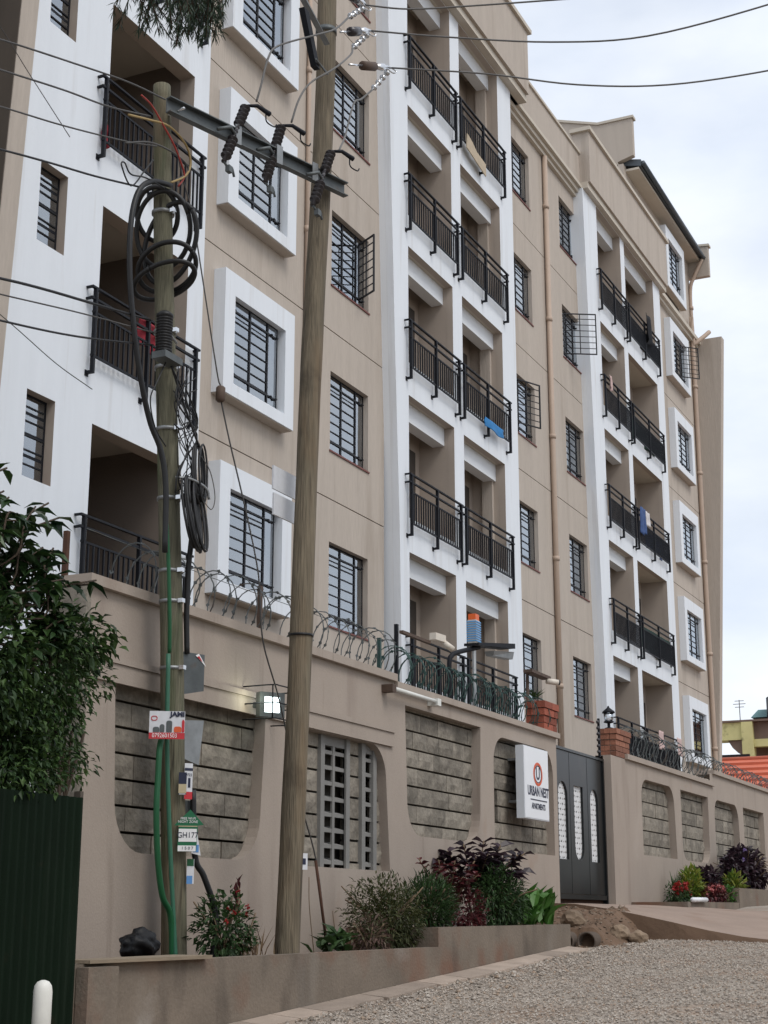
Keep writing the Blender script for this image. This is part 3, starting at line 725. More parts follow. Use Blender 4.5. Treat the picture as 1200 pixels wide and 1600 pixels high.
# perforated panel: stone strips, concrete mullions and louvred vent blocks
rr = random.Random(5)
mull = [15.98, 16.50, 17.18, 17.62, 17.95]
for xm in mull:
    b = MB(); b.box(xm - .05, xm + .05, YWL + .085, YWL + .14, .50, 2.2); b.build('mullion', 'concrete_bar', wl_)
def strip(x0, x1):
    z = .42
    while z < 2.2:
        stone_block(wl_, x0, x1, z, z + .235, YWL + .12, rr, 2, 2); z += .262
strip(15.5, 15.93); strip(16.03, 16.45); strip(17.23, 17.57); strip(18.0, 18.35)
b = MB(); b.box(15.5, 18.36, YWL + .256, YWL + .2605, .4, 2.3); b.build('shadow_gap', 'mortar_dark', wl_)
def vents(x0, x1, ncol):
    b = MB(); w = (x1 - x0) / ncol
    for i in range(ncol + 1): b.box(x0 + w * i - .03, x0 + w * i + .03, YWL + .112, YWL + .138, .5, 2.2)
    b.build('vent_frame', 'concrete_bar', wl_)
    z = .44
    while z < 2.0:
        for i in range(ncol):
            b = MB(); a, c = x0 + w * i + .031, x0 + w * (i + 1) - .031
            b.hexa([(a, YWL + .118, z), (c, YWL + .118, z), (c, YWL + .255, z + .02), (a, YWL + .255, z + .02), (a, YWL + .118, z + .045), (c, YWL + .118, z + .045), (c, YWL + .255, z + .085), (a, YWL + .255, z + .085)])
            b.build('louvre', 'concrete_bar', wl_)
        z += .186
    b = MB(); b.box(x0, x1, YWL + .11, YWL + .24, 2.03, 2.19); b.build('vent_head', 'concrete_bar', wl_)
vents(16.52, 17.16, 2); vents(17.64, 17.94, 1)

wr_ = thing('boundary_wall', 'shorter run of beige compound wall with narrow stone panels right of the gate', 'wall')
XR0, XR1 = 27.98, 47.0
PR = []; xx = 29.95; k = 0
while xx < 46:
    w = 2.45; PR.append(panel(xx, xx + w, 1.2, 2.68, (0, 0, .38, .38) if k % 2 == 0 else (.36, .36, 0, 0), .1 if k % 2 == 0 else -.05, 0)); xx += w + .58; k += 1
b = MB(); wall_strips(b, XR0, XR1, -.6, lambda i: 2.96 if i < 2 else 3.25, PR); b.box(XR0 + .02, XR1, YWL + .30, YWL + .36, -.6, 2.92)
b.box(XR0, XR0 + .06, YWL + .151, YWL + .299, -.6, 2.95)
b.build('render_coat', 'wall_plaster', wr_)
b = MB(); b.box(XR0 + .1, XR1, YWL + .262, YWL + .298, .9, 2.9); b.build('raked_joints', 'mortar_dark', wr_)
b = MB(); b.box(28.9, 35.95, YWL - .06, YWL + .42, 2.962, 3.06); b.box(35.97, XR1, YWL - .06, YWL + .42, 3.252, 3.34); b.build('coping', 'wall_plaster', wr_)
for i, x0 in enumerate([29.95 + 3.03 * q for q in range(5)]): courses(wr_, x0, x0 + 2.55, 1.2, 2.7, YWL + .13, 40 + i, .285, .024)

# ------------------------------------------------------------------ gate
gate = thing('steel_gate', 'black steel gate with three white patterned slots between the two compound walls', 'gate')
YG = 8.66; GX0, GX1, GZ0, GZ1 = 24.88, 27.96, .27, 2.88
slots = [rrect(25.36, 25.86, .98, 2.30, (0, 0, .25, .25)), rrect(26.22, 26.72, .98, 2.27, (.25, .25, 0, 0)), rrect(27.14, 27.60, .98, 2.28, (0, 0, .23, .23))]
for i, (xa, xb) in enumerate(((GX0 + .06, 25.98), (26.0, 26.98), (27.0, GX1 - .06))):
    b = MB(); b.sheet(rect(xa, xb, GZ0 + .14, GZ1 - .05), [slots[i]], YG, YG + .04, XZ, True); o = b.build('leaf_panel', 'gate_paint', gate)
    b = MB(); sl = slots[i]; x0, x1 = min(p[0] for p in sl) - .02, max(p[0] for p in sl) + .02
    z0, z1 = .96, 2.32; n = 5; holes = []
    cw, ch = (x1 - x0) / 5, (z1 - z0) / 15
    for q in range(5):
        for r_ in range(15):
            cx, cz = x0 + cw * (q + .5), z0 + ch * (r_ + .5); a = .36 * cw; c = .33 * ch
            if (q + r_) % 2: holes.append([(cx - a, cz), (cx, cz - c), (cx + a, cz), (cx, cz + c)])
            else: holes.append([(cx - a * .5, cz - c * .5), (cx + a * .9, cz - c * .3), (cx + a * .4, cz + c * .8)])
    b.sheet(rect(x0, x1, z0, z1), holes, YG + .045, YG + .055, XZ); b.build('lace_screen', 'lace_white', o)
    b = MB(); b.box(x0, x1, YG + .10, YG + .11, z0, z1); b.build('slot_backing', 'galv_dark', o)
b = MB(); b.box(GX0, GX0 + .055, YG - .03, YG + .06, .2, GZ1); b.box(GX1 - .055, GX1, YG - .03, YG + .06, .2, GZ1); b.box(GX0 + .056, GX1 - .056, YG - .03, YG + .06, GZ1 - .045, GZ1); b.box(GX0 + .056, GX1 - .056, YG - .02, YG + .05, GZ0 + .05, GZ0 + .13)
b.build('gate_frame', 'gate_paint', gate)
b = MB(); b.box(GX0 + .06, GX1 - .06, YG + .06, YG + .08, .2, GZ0 + .05); b.build('threshold', 'rust', gate)
# soffit wall above/behind gate (compound side screen)

# ------------------------------------------------------------------ sign
sg = thing('name_sign', 'white lightbox sign with a ringed letter U and the apartment name beside the gate', 'sign')
SX0, SX1, SZ0, SZ1, SY = 22.70, 23.84, 1.50, 2.62, 8.30
b = MB(); b.box(SX0, SX1, SY, SY + .13, SZ0, SZ1); b.build('sign_box', 'sign_side', sg)
b = MB(); b.box(SX0 + .015, SX1 - .015, SY - .006, SY - .001, SZ0 + .015, SZ1 - .015); b.build('sign_face', 'sign_white', sg)
scx = (SX0 + SX1) / 2 + .06
def ring(cx, cz, rx, rz, t, y, mat_, nm='emblem_ring', th=.004):
    b = MB(); n = 40
    o_ = [(cx + rx * math.cos(2 * math.pi * i / n), cz + rz * math.sin(2 * math.pi * i / n)) for i in range(n)]
    i_ = [(cx + (rx - t) * math.cos(2 * math.pi * i / n), cz + (rz - t) * math.sin(2 * math.pi * i / n)) for i in range(n)]
    b.sheet(o_, [i_], y - th, y, XZ); return b.build(nm, mat_, sg)
ring(scx, 2.21, .21, .185, .042, SY - .007, 'ink_orange')
ring(scx, 2.21, .160, .137, .012, SY - .007, 'ink_navy')
text('U', .27, 'ink_navy', sg, (scx, SY - .008, 2.21), FACE, 'emblem_letter', bold=.006)
text('URBAN NEST', .205, 'ink_navy', sg, (scx, SY - .008, 1.93), FACE, bold=.006, sx=.80)
b = MB(); b.box(scx - .36, scx + .40, SY - .010, SY - .007, 1.795, 1.812); b.build('rule', 'ink_navy', sg)
text('APARTMENTS', .125, 'ink_navy', sg, (scx, SY - .008, 1.70), FACE, bold=.004, sx=.82)
b = MB()
for z in (1.75, 2.4): b.box(SX0 + .2, SX1 - .2, SY + .131, YWL + .14, z, z + .04)
b.build('bracket', 'galvanised', sg)

# ------------------------------------------------------------------ planters
def trough(name, label, x0, x1, y0, y1, ztop, zb0, zb1, left_end=True, rim=.13, right_end=True):
    t = thing(name, label, 'planter')
    b = MB(); zb = min(zb0, zb1) - .25
    b.hexa([(x0, y0, zb0 - .2), (x1, y0, zb1 - .2), (x1, y0 + rim, zb1 - .2), (x0, y0 + rim, zb0 - .2), (x0, y0, ztop), (x1, y0, ztop + .02), (x1, y0 + rim, ztop + .02), (x0, y0 + rim, ztop)])
    b.box(x0, x0 + rim, y0 + rim + .002, y1, zb, ztop - .003)
    if right_end: b.box(x1 - rim, x1, y0 + rim + .002, y1, zb, ztop + .015)
    b.build('rim_wall', 'planter_concrete', t)
    b = MB(); n = 24; m = 5; vs = []
    for i in range(n + 1):
        for j in range(m + 1):
            x = x0 + .12 + (x1 - x0 - .24) * i / n; y = y0 + rim - .01 + (y1 - y0 - rim) * j / m
            vs.append((x, y, ztop - .06 + .04 * noise.noise(Vector((x * 2.5, y * 2.5, 1)))))
    b.add(vs, [(i * (m + 1) + j, (i + 1) * (m + 1) + j, (i + 1) * (m + 1) + j + 1, i * (m + 1) + j + 1) for i in range(n) for j in range(m)], 0, True)
    b.build('soil', 'soil', t); return t
trough('planter', 'low stained concrete planter at the foot of both utility poles', 9.98, 16.97, 7.30, 8.495, -.34, -1.1, -.72)
trough('planter', 'taller concrete planter below the name sign', 16.975, 21.76, 7.302, 8.495, -.10, -.72, -.43)
trough('planter', 'low concrete planter of red flowers right of the gate', 28.95, 33.2, 7.42, 8.495, .30, .0, .2)
trough('planter', 'higher concrete planter of dark foliage at the right edge', 33.3, 40.0, 7.43, 8.495, .62, .2, .35)
b = MB(); b.box(10.0, 10.4, 7.18, 7.29, -1.2, -.36); b.build('planter_pier', 'planter_concrete'); o = bpy.data.objects['planter_pier']; tag(o, 'dark concrete stub at the left end of the low planter', 'pier')

# rubble and culvert pipes beside the driveway
rr = random.Random(11)
def boulder(c, s, seed, sq=.7):
    b = MB(); bm = bmesh.new(); bmesh.ops.create_icosphere(bm, subdivisions=3, radius=1)
    for v in bm.verts:
        k = 1 + .07 * noise.noise(v.co * 7 + Vector((seed, 0, 1))) + .35 * noise.noise(v.co * 1.3 + Vector((seed * 3.7, seed, 0))) + .12 * noise.noise(v.co * 3 + Vector((seed, 0, seed)))
        v.co = Vector((v.co.x * k * s, v.co.y * k * s * .9, v.co.z * k * s * sq))
    me = bpy.data.meshes.new('rock'); bm.to_mesh(me); bm.free(); me.materials.append(MATS['rock'])
    return obj('rock', me, None, c)
for i, (x, y, z, s, lab) in enumerate([
    (22.85, 7.62, -.04, .20, 'rounded brown rock resting on top of the culvert pipes'),
    (23.1, 7.0, -.22, .20, 'largest pale rock right of the culvert pipes'),
    (22.25, 8.10, .0, .17, 'flat stone between the tall planter and the driveway edge'),
    (23.40, 7.75, .02, .14, 'small stone against the upper left edge of the driveway'),
    (23.15, 6.72, -.30, .17, 'low stone where the driveway edge meets the gravel'),
    (22.1, 7.85, -.06, .12, 'small cobble tucked behind the tall planter corner')]):
    tag(boulder((x, y, z), s, i + 1), lab, 'rock', 'rubble beside the driveway')
b = MB(); vs = []
for i in range(49):
    for j in range(37):
        x = 21.8 + 2.5 * i / 48; y = 6.6 + 1.95 * j / 36
        sx_ = min(1, max(0, (x - 22.32) / .22)); sy_ = min(1, max(0, (y - 6.75) / .5))
        z = road_z(x) - .03 + .29 * sx_ * sy_ + (max(0, x - 22.5) * .12) * sy_ + .07 * noise.noise(Vector((x * 2.5, y * 2.5, 5))) + .05 * noise.noise(Vector((x * 8, y * 8, 2)))
        vs.append((x, y, z))
b.add(vs, [(i * 37 + j, (i + 1) * 37 + j, (i + 1) * 37 + j + 1, i * 37 + j + 1) for i in range(48) for j in range(36)], 0, False)
BANK = vs
struct(b.build('earth_bank', 'earth'))
b = MB(); rq = random.Random(15)
for k in range(700):
    p = rq.choice(BANK)
    if p[0] > 22.1: stone_into(b, (p[0] + rq.uniform(-.03, .03), p[1] + rq.uniform(-.03, .03), p[2] + .005), rq.uniform(.008, .05) * rq.random() + .008, rq)
o = obj('bank_rubble', b.raw('bank_rubble', 'rubble_bits')); tag(o, 'small broken stones scattered on the earth bank beside the driveway', 'rubble', kind='stuff')
for i, (y, lab) in enumerate(((7.56, 'left of the two culvert pipe mouths under the driveway edge'), (7.22, 'right of the two culvert pipe mouths under the driveway edge'))):
    b = MB(); n = 18; vs = []; fs = []
    for xx, r_ in ((22.22, .145), (24.0, .145), (24.0, .122), (22.22, .122)):
        for k in range(n): vs.append((xx, y + r_ * math.cos(2 * math.pi * k / n), -.33 + r_ * math.sin(2 * math.pi * k / n)))
    for q in range(4):
        for k in range(n): fs.append((q * n + k, q * n + (k + 1) % n, ((q + 1) % 4) * n + (k + 1) % n, ((q + 1) % 4) * n + k))
    b.add(vs, fs, 0, True); tag(b.build('culvert_pipe', 'pipe_concrete'), lab, 'pipe', 'culvert pipes')

# ------------------------------------------------------------------ things on the wall
def coil(name, label, x0, x1, y, z, r, pitch, mat_, wire=.0075, barb=True, seed=1, zfun=None):
    rr = random.Random(seed); b = MB(); pts = []; n = int((x1 - x0) / pitch * 20); ph = 0; x = x0
    for i in range(n):
        t = i / 20; a = 2 * math.pi * t
        rad = r * (1 + .35 * noise.noise(Vector((t * .6, seed, 0)))); x = x0 + pitch * t + .22 * noise.noise(Vector((t * .7, 3, seed)))
        pts.append((x + .12 * pitch * math.sin(a), y + rad * .8 * math.cos(a), z + rad * math.sin(a) + .04 * noise.noise(Vector((t * .3, 9, seed)))))
    b.tube(pts, wire, 4)
    t_ = thing(name, label, 'razor wire'); b.build('coil', mat_, t_)
    if barb:
        b = MB()
        for i in range(0, len(pts) - 1, 2):
            p = Vector(pts[i]); q = Vector(pts[i + 1]); d = (q - p).normalized(); u = d.cross(Vector((rr.uniform(-1, 1), rr.uniform(-1, 1), rr.uniform(-1, 1)))).normalized() * .024
            b.add([p - d * .032, p + u, p + d * .032, p - u], [(0, 1, 2, 3)])
        o = obj('barbs', b.raw('barbs', mat_), t_); o['kind'] = 'stuff'
    return t_
rz = coil('razor_wire', 'grey razor wire coil along the coping left of the block of railings', 12.55, 18.6, 8.72, 3.39, .30, .27, 'razor', seed=2)
coil('razor_wire', 'dark green razor wire coil in front of the lowest railings, ending at the brick pillar', 18.6, 25.1, 8.72, 3.29, .28, .19, 'razor_green', seed=5)
coil('razor_wire', 'razor wire coil along the compound wall right of the gate', 29.7, 46.5, 8.74, 3.40, .30, .27, 'razor', .008, seed=8)
for x, lab, m_, h in ((11.53, 'rusty steel post standing behind the leafy hedge at the near end of the wall', 'rust', .85), (15.22, 'brown angle post holding the razor wire under the lowest white window box', 'rust_brown', .62), (18.45, 'dark post with insulators at the joint of the two wire coils', 'razor_green', .62), (19.0, 'dark post carrying the left security camera', 'black_metal', .9)):
    b = MB(); z0 = 3.121 if x < 18.33 else 3.031
    if x < 11.6: z0 = 3.0; h = .56
    b.box(x - .022, x + .022, 8.74, 8.755, z0, z0 + h); b.box(x - .022, x - .008, 8.756, 8.79, z0, z0 + h)
    tag(b.build('wire_post', m_), lab, 'post')
b = MB(); b.tube([(11.75, 8.7, 3.63), (14, 8.7, 3.60), (16.5, 8.7, 3.62), (18.4, 8.7, 3.60)], .004, 4); tag(b.build('line_wire', 'razor'), 'thin straight wire threaded through the near razor coil', 'wire')
# electric fence strainers right of the gate
t = thing('fence_strainer', 'vertical post with ring insulators at the right gate pillar', 'post')
b = MB(); b.box(27.60, 27.64, 8.58, 8.62, 2.885, 3.6); b.build('post', 'black_metal', t)
for k in range(6):
    b = MB(); b.lathe([(.02, 0), (.035, .03), (.02, .06)], (27.595, 8.60, 2.98 + k * .11), (-1, 0, 0), 8); b.build('insulator', 'insulator', t)
# brick gate pillars
def brick_pillar(x0, label, worn, w, z0, z1):
    t = thing('brick_pillar', label, 'pillar', 'brick caps of the gate walls'); rr = random.Random(int(x0)); y0, y1 = 8.50, 8.82
    b = MB(); b.box(x0 + .02, x0 + w - .02, y0 + .02, y1 - .02, z0, z1 - .01); b.build('mortar', 'mortar', t)
    n = int(round((z1 - z0) / .112)); h = (z1 - z0) / n
    for k in range(n):
        e = .035 if (k == n - 1) else (.018 if k == n - 2 else 0)
        cuts = [0, .5, 1] if k % 2 else [0, .28, .72, 1]
        for a, c in zip(cuts, cuts[1:]):
            b = MB(); xa, xb = x0 - e + (w + 2 * e) * a + .006, x0 - e + (w + 2 * e) * c - .006
            b.box(xa, xb, y0 - e, y0 + .11, z0 + k * h + .006, z0 + (k + 1) * h - .006); b.build('brick', worn, t)
        for a, c in ((0, .5), (.5, 1)):
            b = MB(); ya, yb = y0 + .12 + (y1 - y0 - .12) * a, y0 + .115 + (y1 - y0 - .12) * c
            b.box(x0 - e, x0 + .11, ya, yb, z0 + k * h + .006, z0 + (k + 1) * h - .006); b.build('brick', worn, t)
    return t
brick_pillar(24.28, 'red brick pillar with a spiky plant on the wall end left of the gate', 'brick', .66, 3.032, 3.52)
brick_pillar(28.34, 'worn brown brick pillar with a lantern right of the gate', 'brick_worn', .90, 2.965, 3.50)
# floodlight in a wire cage
fl = thing('floodlight', 'lit white floodlight in a wire cage on the compound wall', 'lamp')
FX, FY, FZ = 14.62, 8.20, 2.25
b = MB(); b.sheet(rect(-.15, .15, -.135, .135), [rect(-.095, .095, -.085, .085)], -.05, .05, XZ, True); b.build('housing', 'galv_dark', fl, (FX, FY + .06, FZ)).rotation_euler = (0, 0, math.radians(-34))
b = MB(); b.box(-.094, .094, -.034, -.02, -.084, .084); b.build('lamp_panel', 'lamp_glow', fl, (FX, FY + .06, FZ)).rotation_euler = (0, 0, math.radians(-34))
b = MB()
for z in (-.17, .0, .19): b.tube(bez([(FX - .20, YWL - .01, FZ + z), (FX - .20, FY - .08, FZ + z), (FX - .1, FY - .11, FZ + z), (FX + .2, FY - .11, FZ + z), (FX + .42, FY, FZ + z), (FX + .42, YWL - .01, FZ + z)], 4), .008, 5)
for x, y in ((FX - .20, FY - .08), (FX + .2, FY - .11), (FX + .42, FY)): b.tube([(x, y, FZ - .17), (x, y, FZ + .19)], .008, 5)
b.build('cage', 'black_metal', fl)
b = MB(); b.box(FX - .03, FX + .05, FY + .14, YWL - .002, FZ - .02, FZ + .04); b.build('arm', 'galv_dark', fl)
pl = bpy.data.lights.new('floodlight_lamp', 'POINT'); pl.energy = 2.2; pl.shadow_soft_size = .06; pl.color = (.93, 1, .80)
po = bpy.data.objects.new('floodlight_lamp', pl); COL.objects.link(po); po.location = (FX - .27, FY + .06, FZ + .03); po.parent = fl
# tube light
tl = thing('tube_light', 'white tube light fixed under the coping left of the solar lamp', 'lamp')
b = MB(); b.tube([(18.05, 8.38, 2.895), (19.5, 8.38, 2.895)], .03, 8); b.build('tube', 'tube_white', tl)
for x in (18.02, 19.5):
    b = MB(); b.box(x - .06, x + .06, 8.34, YWL - .002, 2.84, 2.938); b.build('end_cap', 'rust_brown' if x < 19 else 'tube_white', tl)
# solar street lamp
sl = thing('solar_lamp', 'dark solar lamp on a bent arm above the coping by the lowest railings', 'lamp')
b = MB(); b.tube(bez([(20.72, 8.7, 3.03), (20.72, 8.7, 3.62), (20.78, 8.69, 3.75), (20.95, 8.66, 3.83), (21.6, 8.58, 4.0)], 6), .038, 8); b.build('arm', 'black_metal', sl)
b = MB(); b.hexa([(21.3, 8.46, 3.98), (22.5, 8.32, 4.10), (22.5, 8.58, 4.10), (21.3, 8.70, 3.98), (21.3, 8.46, 4.02), (22.5, 8.32, 4.18), (22.5, 8.58, 4.18), (21.3, 8.70, 4.02)]); b.build('solar_panel', 'black_metal', sl)
b = MB(); b.hexa([(21.85, 8.44, 3.90), (22.48, 8.36, 3.93), (22.48, 8.50, 3.93), (21.85, 8.56, 3.90), (21.82, 8.41, 3.97), (22.5, 8.34, 4.05), (22.5, 8.52, 4.05), (21.82, 8.58, 3.97)]); b.build('lamp_head', 'galvanised', sl)
# insect-lamp style beacon
it = thing('alarm_beacon', 'blue louvred beacon with orange cap on a thin pole above the wall', 'beacon')
b = MB(); b.tube([(22.58, 9.05, 2.0), (22.58, 9.05, 4.25)], .035, 8); b.build('pole', 'galvanised', it)
b = MB(); b.box(22.50, 22.655, 8.985, 9.11, 4.625, 4.72); b.build('cap', 'orange_plastic', it)
b = MB(); b.box(22.49, 22.67, 8.98, 9.12, 4.24, 4.62); b.build('body', 'cream_plastic', it)
for k in range(9):
    b = MB(); b.box(22.475, 22.685, 8.965, 9.135, 4.27 + k * .039, 4.29 + k * .039); b.build('slat', 'blue_slat', it)
# security cameras
c1 = thing('security_camera', 'cream security camera on a bracket over the lowest railings', 'camera')
b = MB(); b.box(19.0, 19.95, 8.66, 8.72, 3.80, 3.84); b.build('arm', 'rust_brown', c1)
b = MB(); b.hexa([(19.95, 8.58, 3.86), (20.25, 8.55, 3.86), (20.25, 8.65, 3.86), (19.95, 8.68, 3.86), (19.95, 8.58, 3.96), (20.25, 8.55, 3.96), (20.25, 8.65, 3.96), (19.95, 8.68, 3.96)]); b.build('body', 'cream_plastic', c1)
b = MB(); b.tube([(20.22, 8.57, 3.85), (20.32, 8.47, 3.76)], .045, 10); b.build('spot_head', 'cream_plastic', c1)
c2 = thing('security_camera', 'black bullet security camera on a long arm over the red brick pillar', 'camera')
b = MB(); b.tube([(24.35, 8.8, 3.03), (24.35, 8.8, 3.98)], .03, 8); b.box(24.1, 25.05, 8.62, 8.78, 3.98, 4.03); b.build('arm', 'rust_brown', c2)
b = MB(); b.tube([(24.92, 8.66, 3.94), (25.06, 8.50, 3.92)], .05, 10); b.build('body', 'cream_plastic', c2)
b = MB(); b.tube([(25.061, 8.499, 3.92), (25.08, 8.478, 3.917)], .044, 10); b.build('lens', 'lens_black', c2)
# lantern on the right pillar
ln = thing('lantern', 'small black lantern on the worn brick pillar', 'lamp')
b = MB(); b.lathe([(.09, 0), (.09, .03), (.03, .05), (.03, .12), (.10, .14), (.10, .16)], (28.6, 8.7, 3.501), n=8); b.build('base', 'black_metal', ln)
b = MB(); b.lathe([(.08, .161), (.10, .32)], (28.6, 8.7, 3.501), n=8); b.build('glass', 'glass', ln)
b = MB(); b.lathe([(.13, .321), (.12, .35), (.03, .42), (.01, .46)], (28.6, 8.7, 3.501), n=8); b.build('cap', 'black_metal', ln)

# ------------------------------------------------------------------ utility poles
def pole(name, label, pts, r0, r1, m_, seed):
    t = thing(name, label, 'utility pole'); path = bez(pts, 14); n = len(path); b = MB(); vs, fs = [], []; K = 22
    for i, p in enumerate(path):
        f = i / (n - 1); r = r0 + (r1 - r0) * f
        for k in range(K):
            a = 2 * math.pi * k / K
            q = r * (1 + .03 * noise.noise(Vector((seed, 2, p.z * 1.4))) + .05 * noise.noise(Vector((math.cos(a) * 1.3, math.sin(a) * 1.3, p.z * .9 + seed))) + .012 * noise.noise(Vector((math.cos(a) * 6, math.sin(a) * 6, p.z * .6))))
            vs.append((p.x + q * math.cos(a), p.y + q * math.sin(a), p.z))
    for i in range(n - 1):
        for k in range(K): fs.append((i * K + k, i * K + (k + 1) % K, (i + 1) * K + (k + 1) % K, (i + 1) * K + k))
    fs.append(tuple(range((n - 1) * K, n * K))); b.add(vs, fs, 0, True); b.build('shaft', m_, t); return t
PL = [(12.79, 8.2, -.6), (12.77, 8.20, -.35), (12.53, 8.20, 2.63), (12.34, 8.20, 4.54), (12.13, 8.20, 6.53), (11.98, 8.20, 8.38)]
PR_ = [(13.74, 7.55, -.6), (13.79, 7.55, -.32), (13.98, 7.55, 2.81), (14.12, 7.55, 5.69), (14.37, 7.55, 8.93), (14.42, 7.55, 10.66), (14.46, 7.55, 11.9)]
pL = pole('utility_pole', 'shorter greenish wooden pole hung with cable coils and posters', PL, .130, .090, 'pole_green', 1)
pR = pole('utility_pole', 'taller thick brown wooden pole rising out of the picture', PR_, .128, .108, 'pole_wood', 9)
def pxL(z):                                            # centre of the near pole at height z
    for a, c in zip(PL, PL[1:]):
        if a[2] <= z <= c[2]: return a[0] + (c[0] - a[0]) * (z - a[2]) / (c[2] - a[2])
    return PL[-1][0]
for z in (6.98, 5.72, 5.35, 4.72, 4.02, 3.30, 3.0, 2.35):   # steel bands
    b = MB(); b.lathe([(.118, -.016), (.118, .016)], (pxL(z), 8.2, z), n=20); b.build('band', 'galvanised', pL)
    b = MB(); b.box(pxL(z) - .05, pxL(z) + .0, 8.2 - .165, 8.2 - .112, z - .02, z + .02); b.build('buckle', 'bright_metal', pL)
b = MB(); b.lathe([(.128, -.03), (.128, .03)], (14.405, 7.55, 10.22), n=20); b.build('band', 'galv_dark', pR)
b = MB(); b.lathe([(.134, -.012), (.134, .012)], (13.98, 7.55, 2.86), n=20); b.build('band', 'rubber', pR)
# channel cross-arm
ca = thing('cross_arm', 'galvanised channel cross-arm spanning from the shorter pole past the taller one', 'cross-arm')
A0, A1 = Vector((11.80, 8.02, 8.02)), Vector((14.42, 7.31, 8.10)); ad = (A1 - A0).normalized(); ay = Vector((0, 0, 1)).cross(ad).normalized(); az = Vector((0, 0, 1))
def armbox(b, s0, s1, y0, y1, z0, z1):
    P = lambda s, y, z: tuple(A0 + ad * s + ay * y + az * z)
    b.hexa([P(s0, y0, z0), P(s1, y0, z0), P(s1, y1, z0), P(s0, y1, z0), P(s0, y0, z1), P(s1, y0, z1), P(s1, y1, z1), P(s0, y1, z1)])
AL = (A1 - A0).length
b = MB(); armbox(b, 0, AL, -.012, 0, -.085, .085); armbox(b, 0, AL, -.075, -.0125, .073, .085); armbox(b, 0, AL, -.075, -.0125, -.085, -.073); b.build('channel', 'galv_dark', ca)
for s_ in (.95, 1.58, 2.15):
    b = MB(); armbox(b, s_ - .045, s_ + .045, -.085, -.076, -.10, .12); b.build('clamp_plate', 'galvanised', ca)
b = MB(); b.tube([tuple(A0 + ad * .16 - ay * .1), tuple(A0 + ad * .16 + ay * .35)], .014, 6); b.build('bolt', 'bright_metal', ca)
# fuse cutouts
def cutout(label, top, bot):
    t = thing('fuse_cutout', label, 'insulator', 'fuse cutouts on the cross-arm')
    a, c = Vector(top), Vector(bot); L_ = (c - a).length; d = (c - a).normalized()
    b = MB(); prof = []
    nfin = 13
    for k in range(nfin):
        h = L_ * (.04 + .92 * k / nfin); R_ = .060 if abs(k - 6) > 1 else .026
        prof += [(.018, h), (R_, h + .008), (R_, h + .012), (.018, h + .016)]
    b.lathe([(.02, 0)] + prof + [(.03, L_)], a, tuple(d), 14); b.build('ribbed_body', 'insulator', t)
    b = MB(); m = a.lerp(c, .52); b.tube([tuple(m), tuple(m + Vector((-.12, -.02, .02))), tuple(m + Vector((-.25, .06, -.05)))], .022, 6); b.build('bracket', 'galv_dark', t)
    b = MB(); b.tube([tuple(a), tuple(a + Vector((.10, -.08, .03))), tuple(a + Vector((.27, -.14, .0)))], [.015, .022, .03], 7)
    b.tube(bez([tuple(a + Vector((.22, -.12, -.01))), tuple(a + Vector((.24, -.12, -.10))), tuple(a + Vector((.34, -.16, -.12))), tuple(a + Vector((.37, -.17, -.08)))], 4), .008, 5); b.build('top_contact', 'black_metal', t)
    b = MB(); b.tube(bez([tuple(c), tuple(c + Vector((.06, -.02, -.05))), tuple(c + Vector((.13, -.02, -.02))), tuple(c + Vector((.18, -.02, -.10)))], 4), .014, 5); b.box(c.x + .03, c.x + .10, c.y - .05, c.y + .0, c.z - .10, c.z - .03); b.build('lower_contact', 'galv_dark', t)
cutout('left fuse cutout on the cross-arm, nearest the shorter pole', (12.85, 7.70, 8.48), (12.43, 7.70, 7.62))
cutout('middle fuse cutout on the cross-arm', (13.42, 7.58, 8.50), (13.09, 7.58, 7.66))
cutout('right fuse cutout on the cross-arm in front of the taller pole', (14.05, 7.28, 8.42), (13.62, 7.28, 7.56))
def cable(name, label, pts, r, m_, n=6, cat='cable', smooth=6, grp=None):
    b = MB(); b.tube(bez(pts, smooth), r, n); return tag(b.build(name, m_), label, cat, grp)
cable('jumper_wire', 'jumper wire rising from the left fuse cutout past the tall pole', [(12.93,7.62,8.55),(12.95,7.58,8.74),(13.05,7.55,9.14),(13.22,7.52,9.37),(13.70,7.33,9.72),(14.15,7.30,10.05),(14.74,7.42,10.58)], .012, 'wire_alu', cat='wire')
cable('jumper_wire', 'jumper wire rising from the middle fuse cutout across the tall pole', [(13.50,7.50,8.56),(13.58,7.45,8.88),(13.76,7.40,9.17),(14.10,7.28,9.50),(14.62,7.33,9.98),(14.85,7.42,10.22)], .012, 'wire_alu', cat='wire')
cable('jumper_wire', 'jumper wire right of the tall pole to the lowest line clamp', [(14.12,7.22,8.45),(14.40,7.28,8.80),(14.75,7.35,9.40),(15.16,7.45,9.70),(15.46,7.45,9.98)], .012, 'wire_alu', cat='wire')
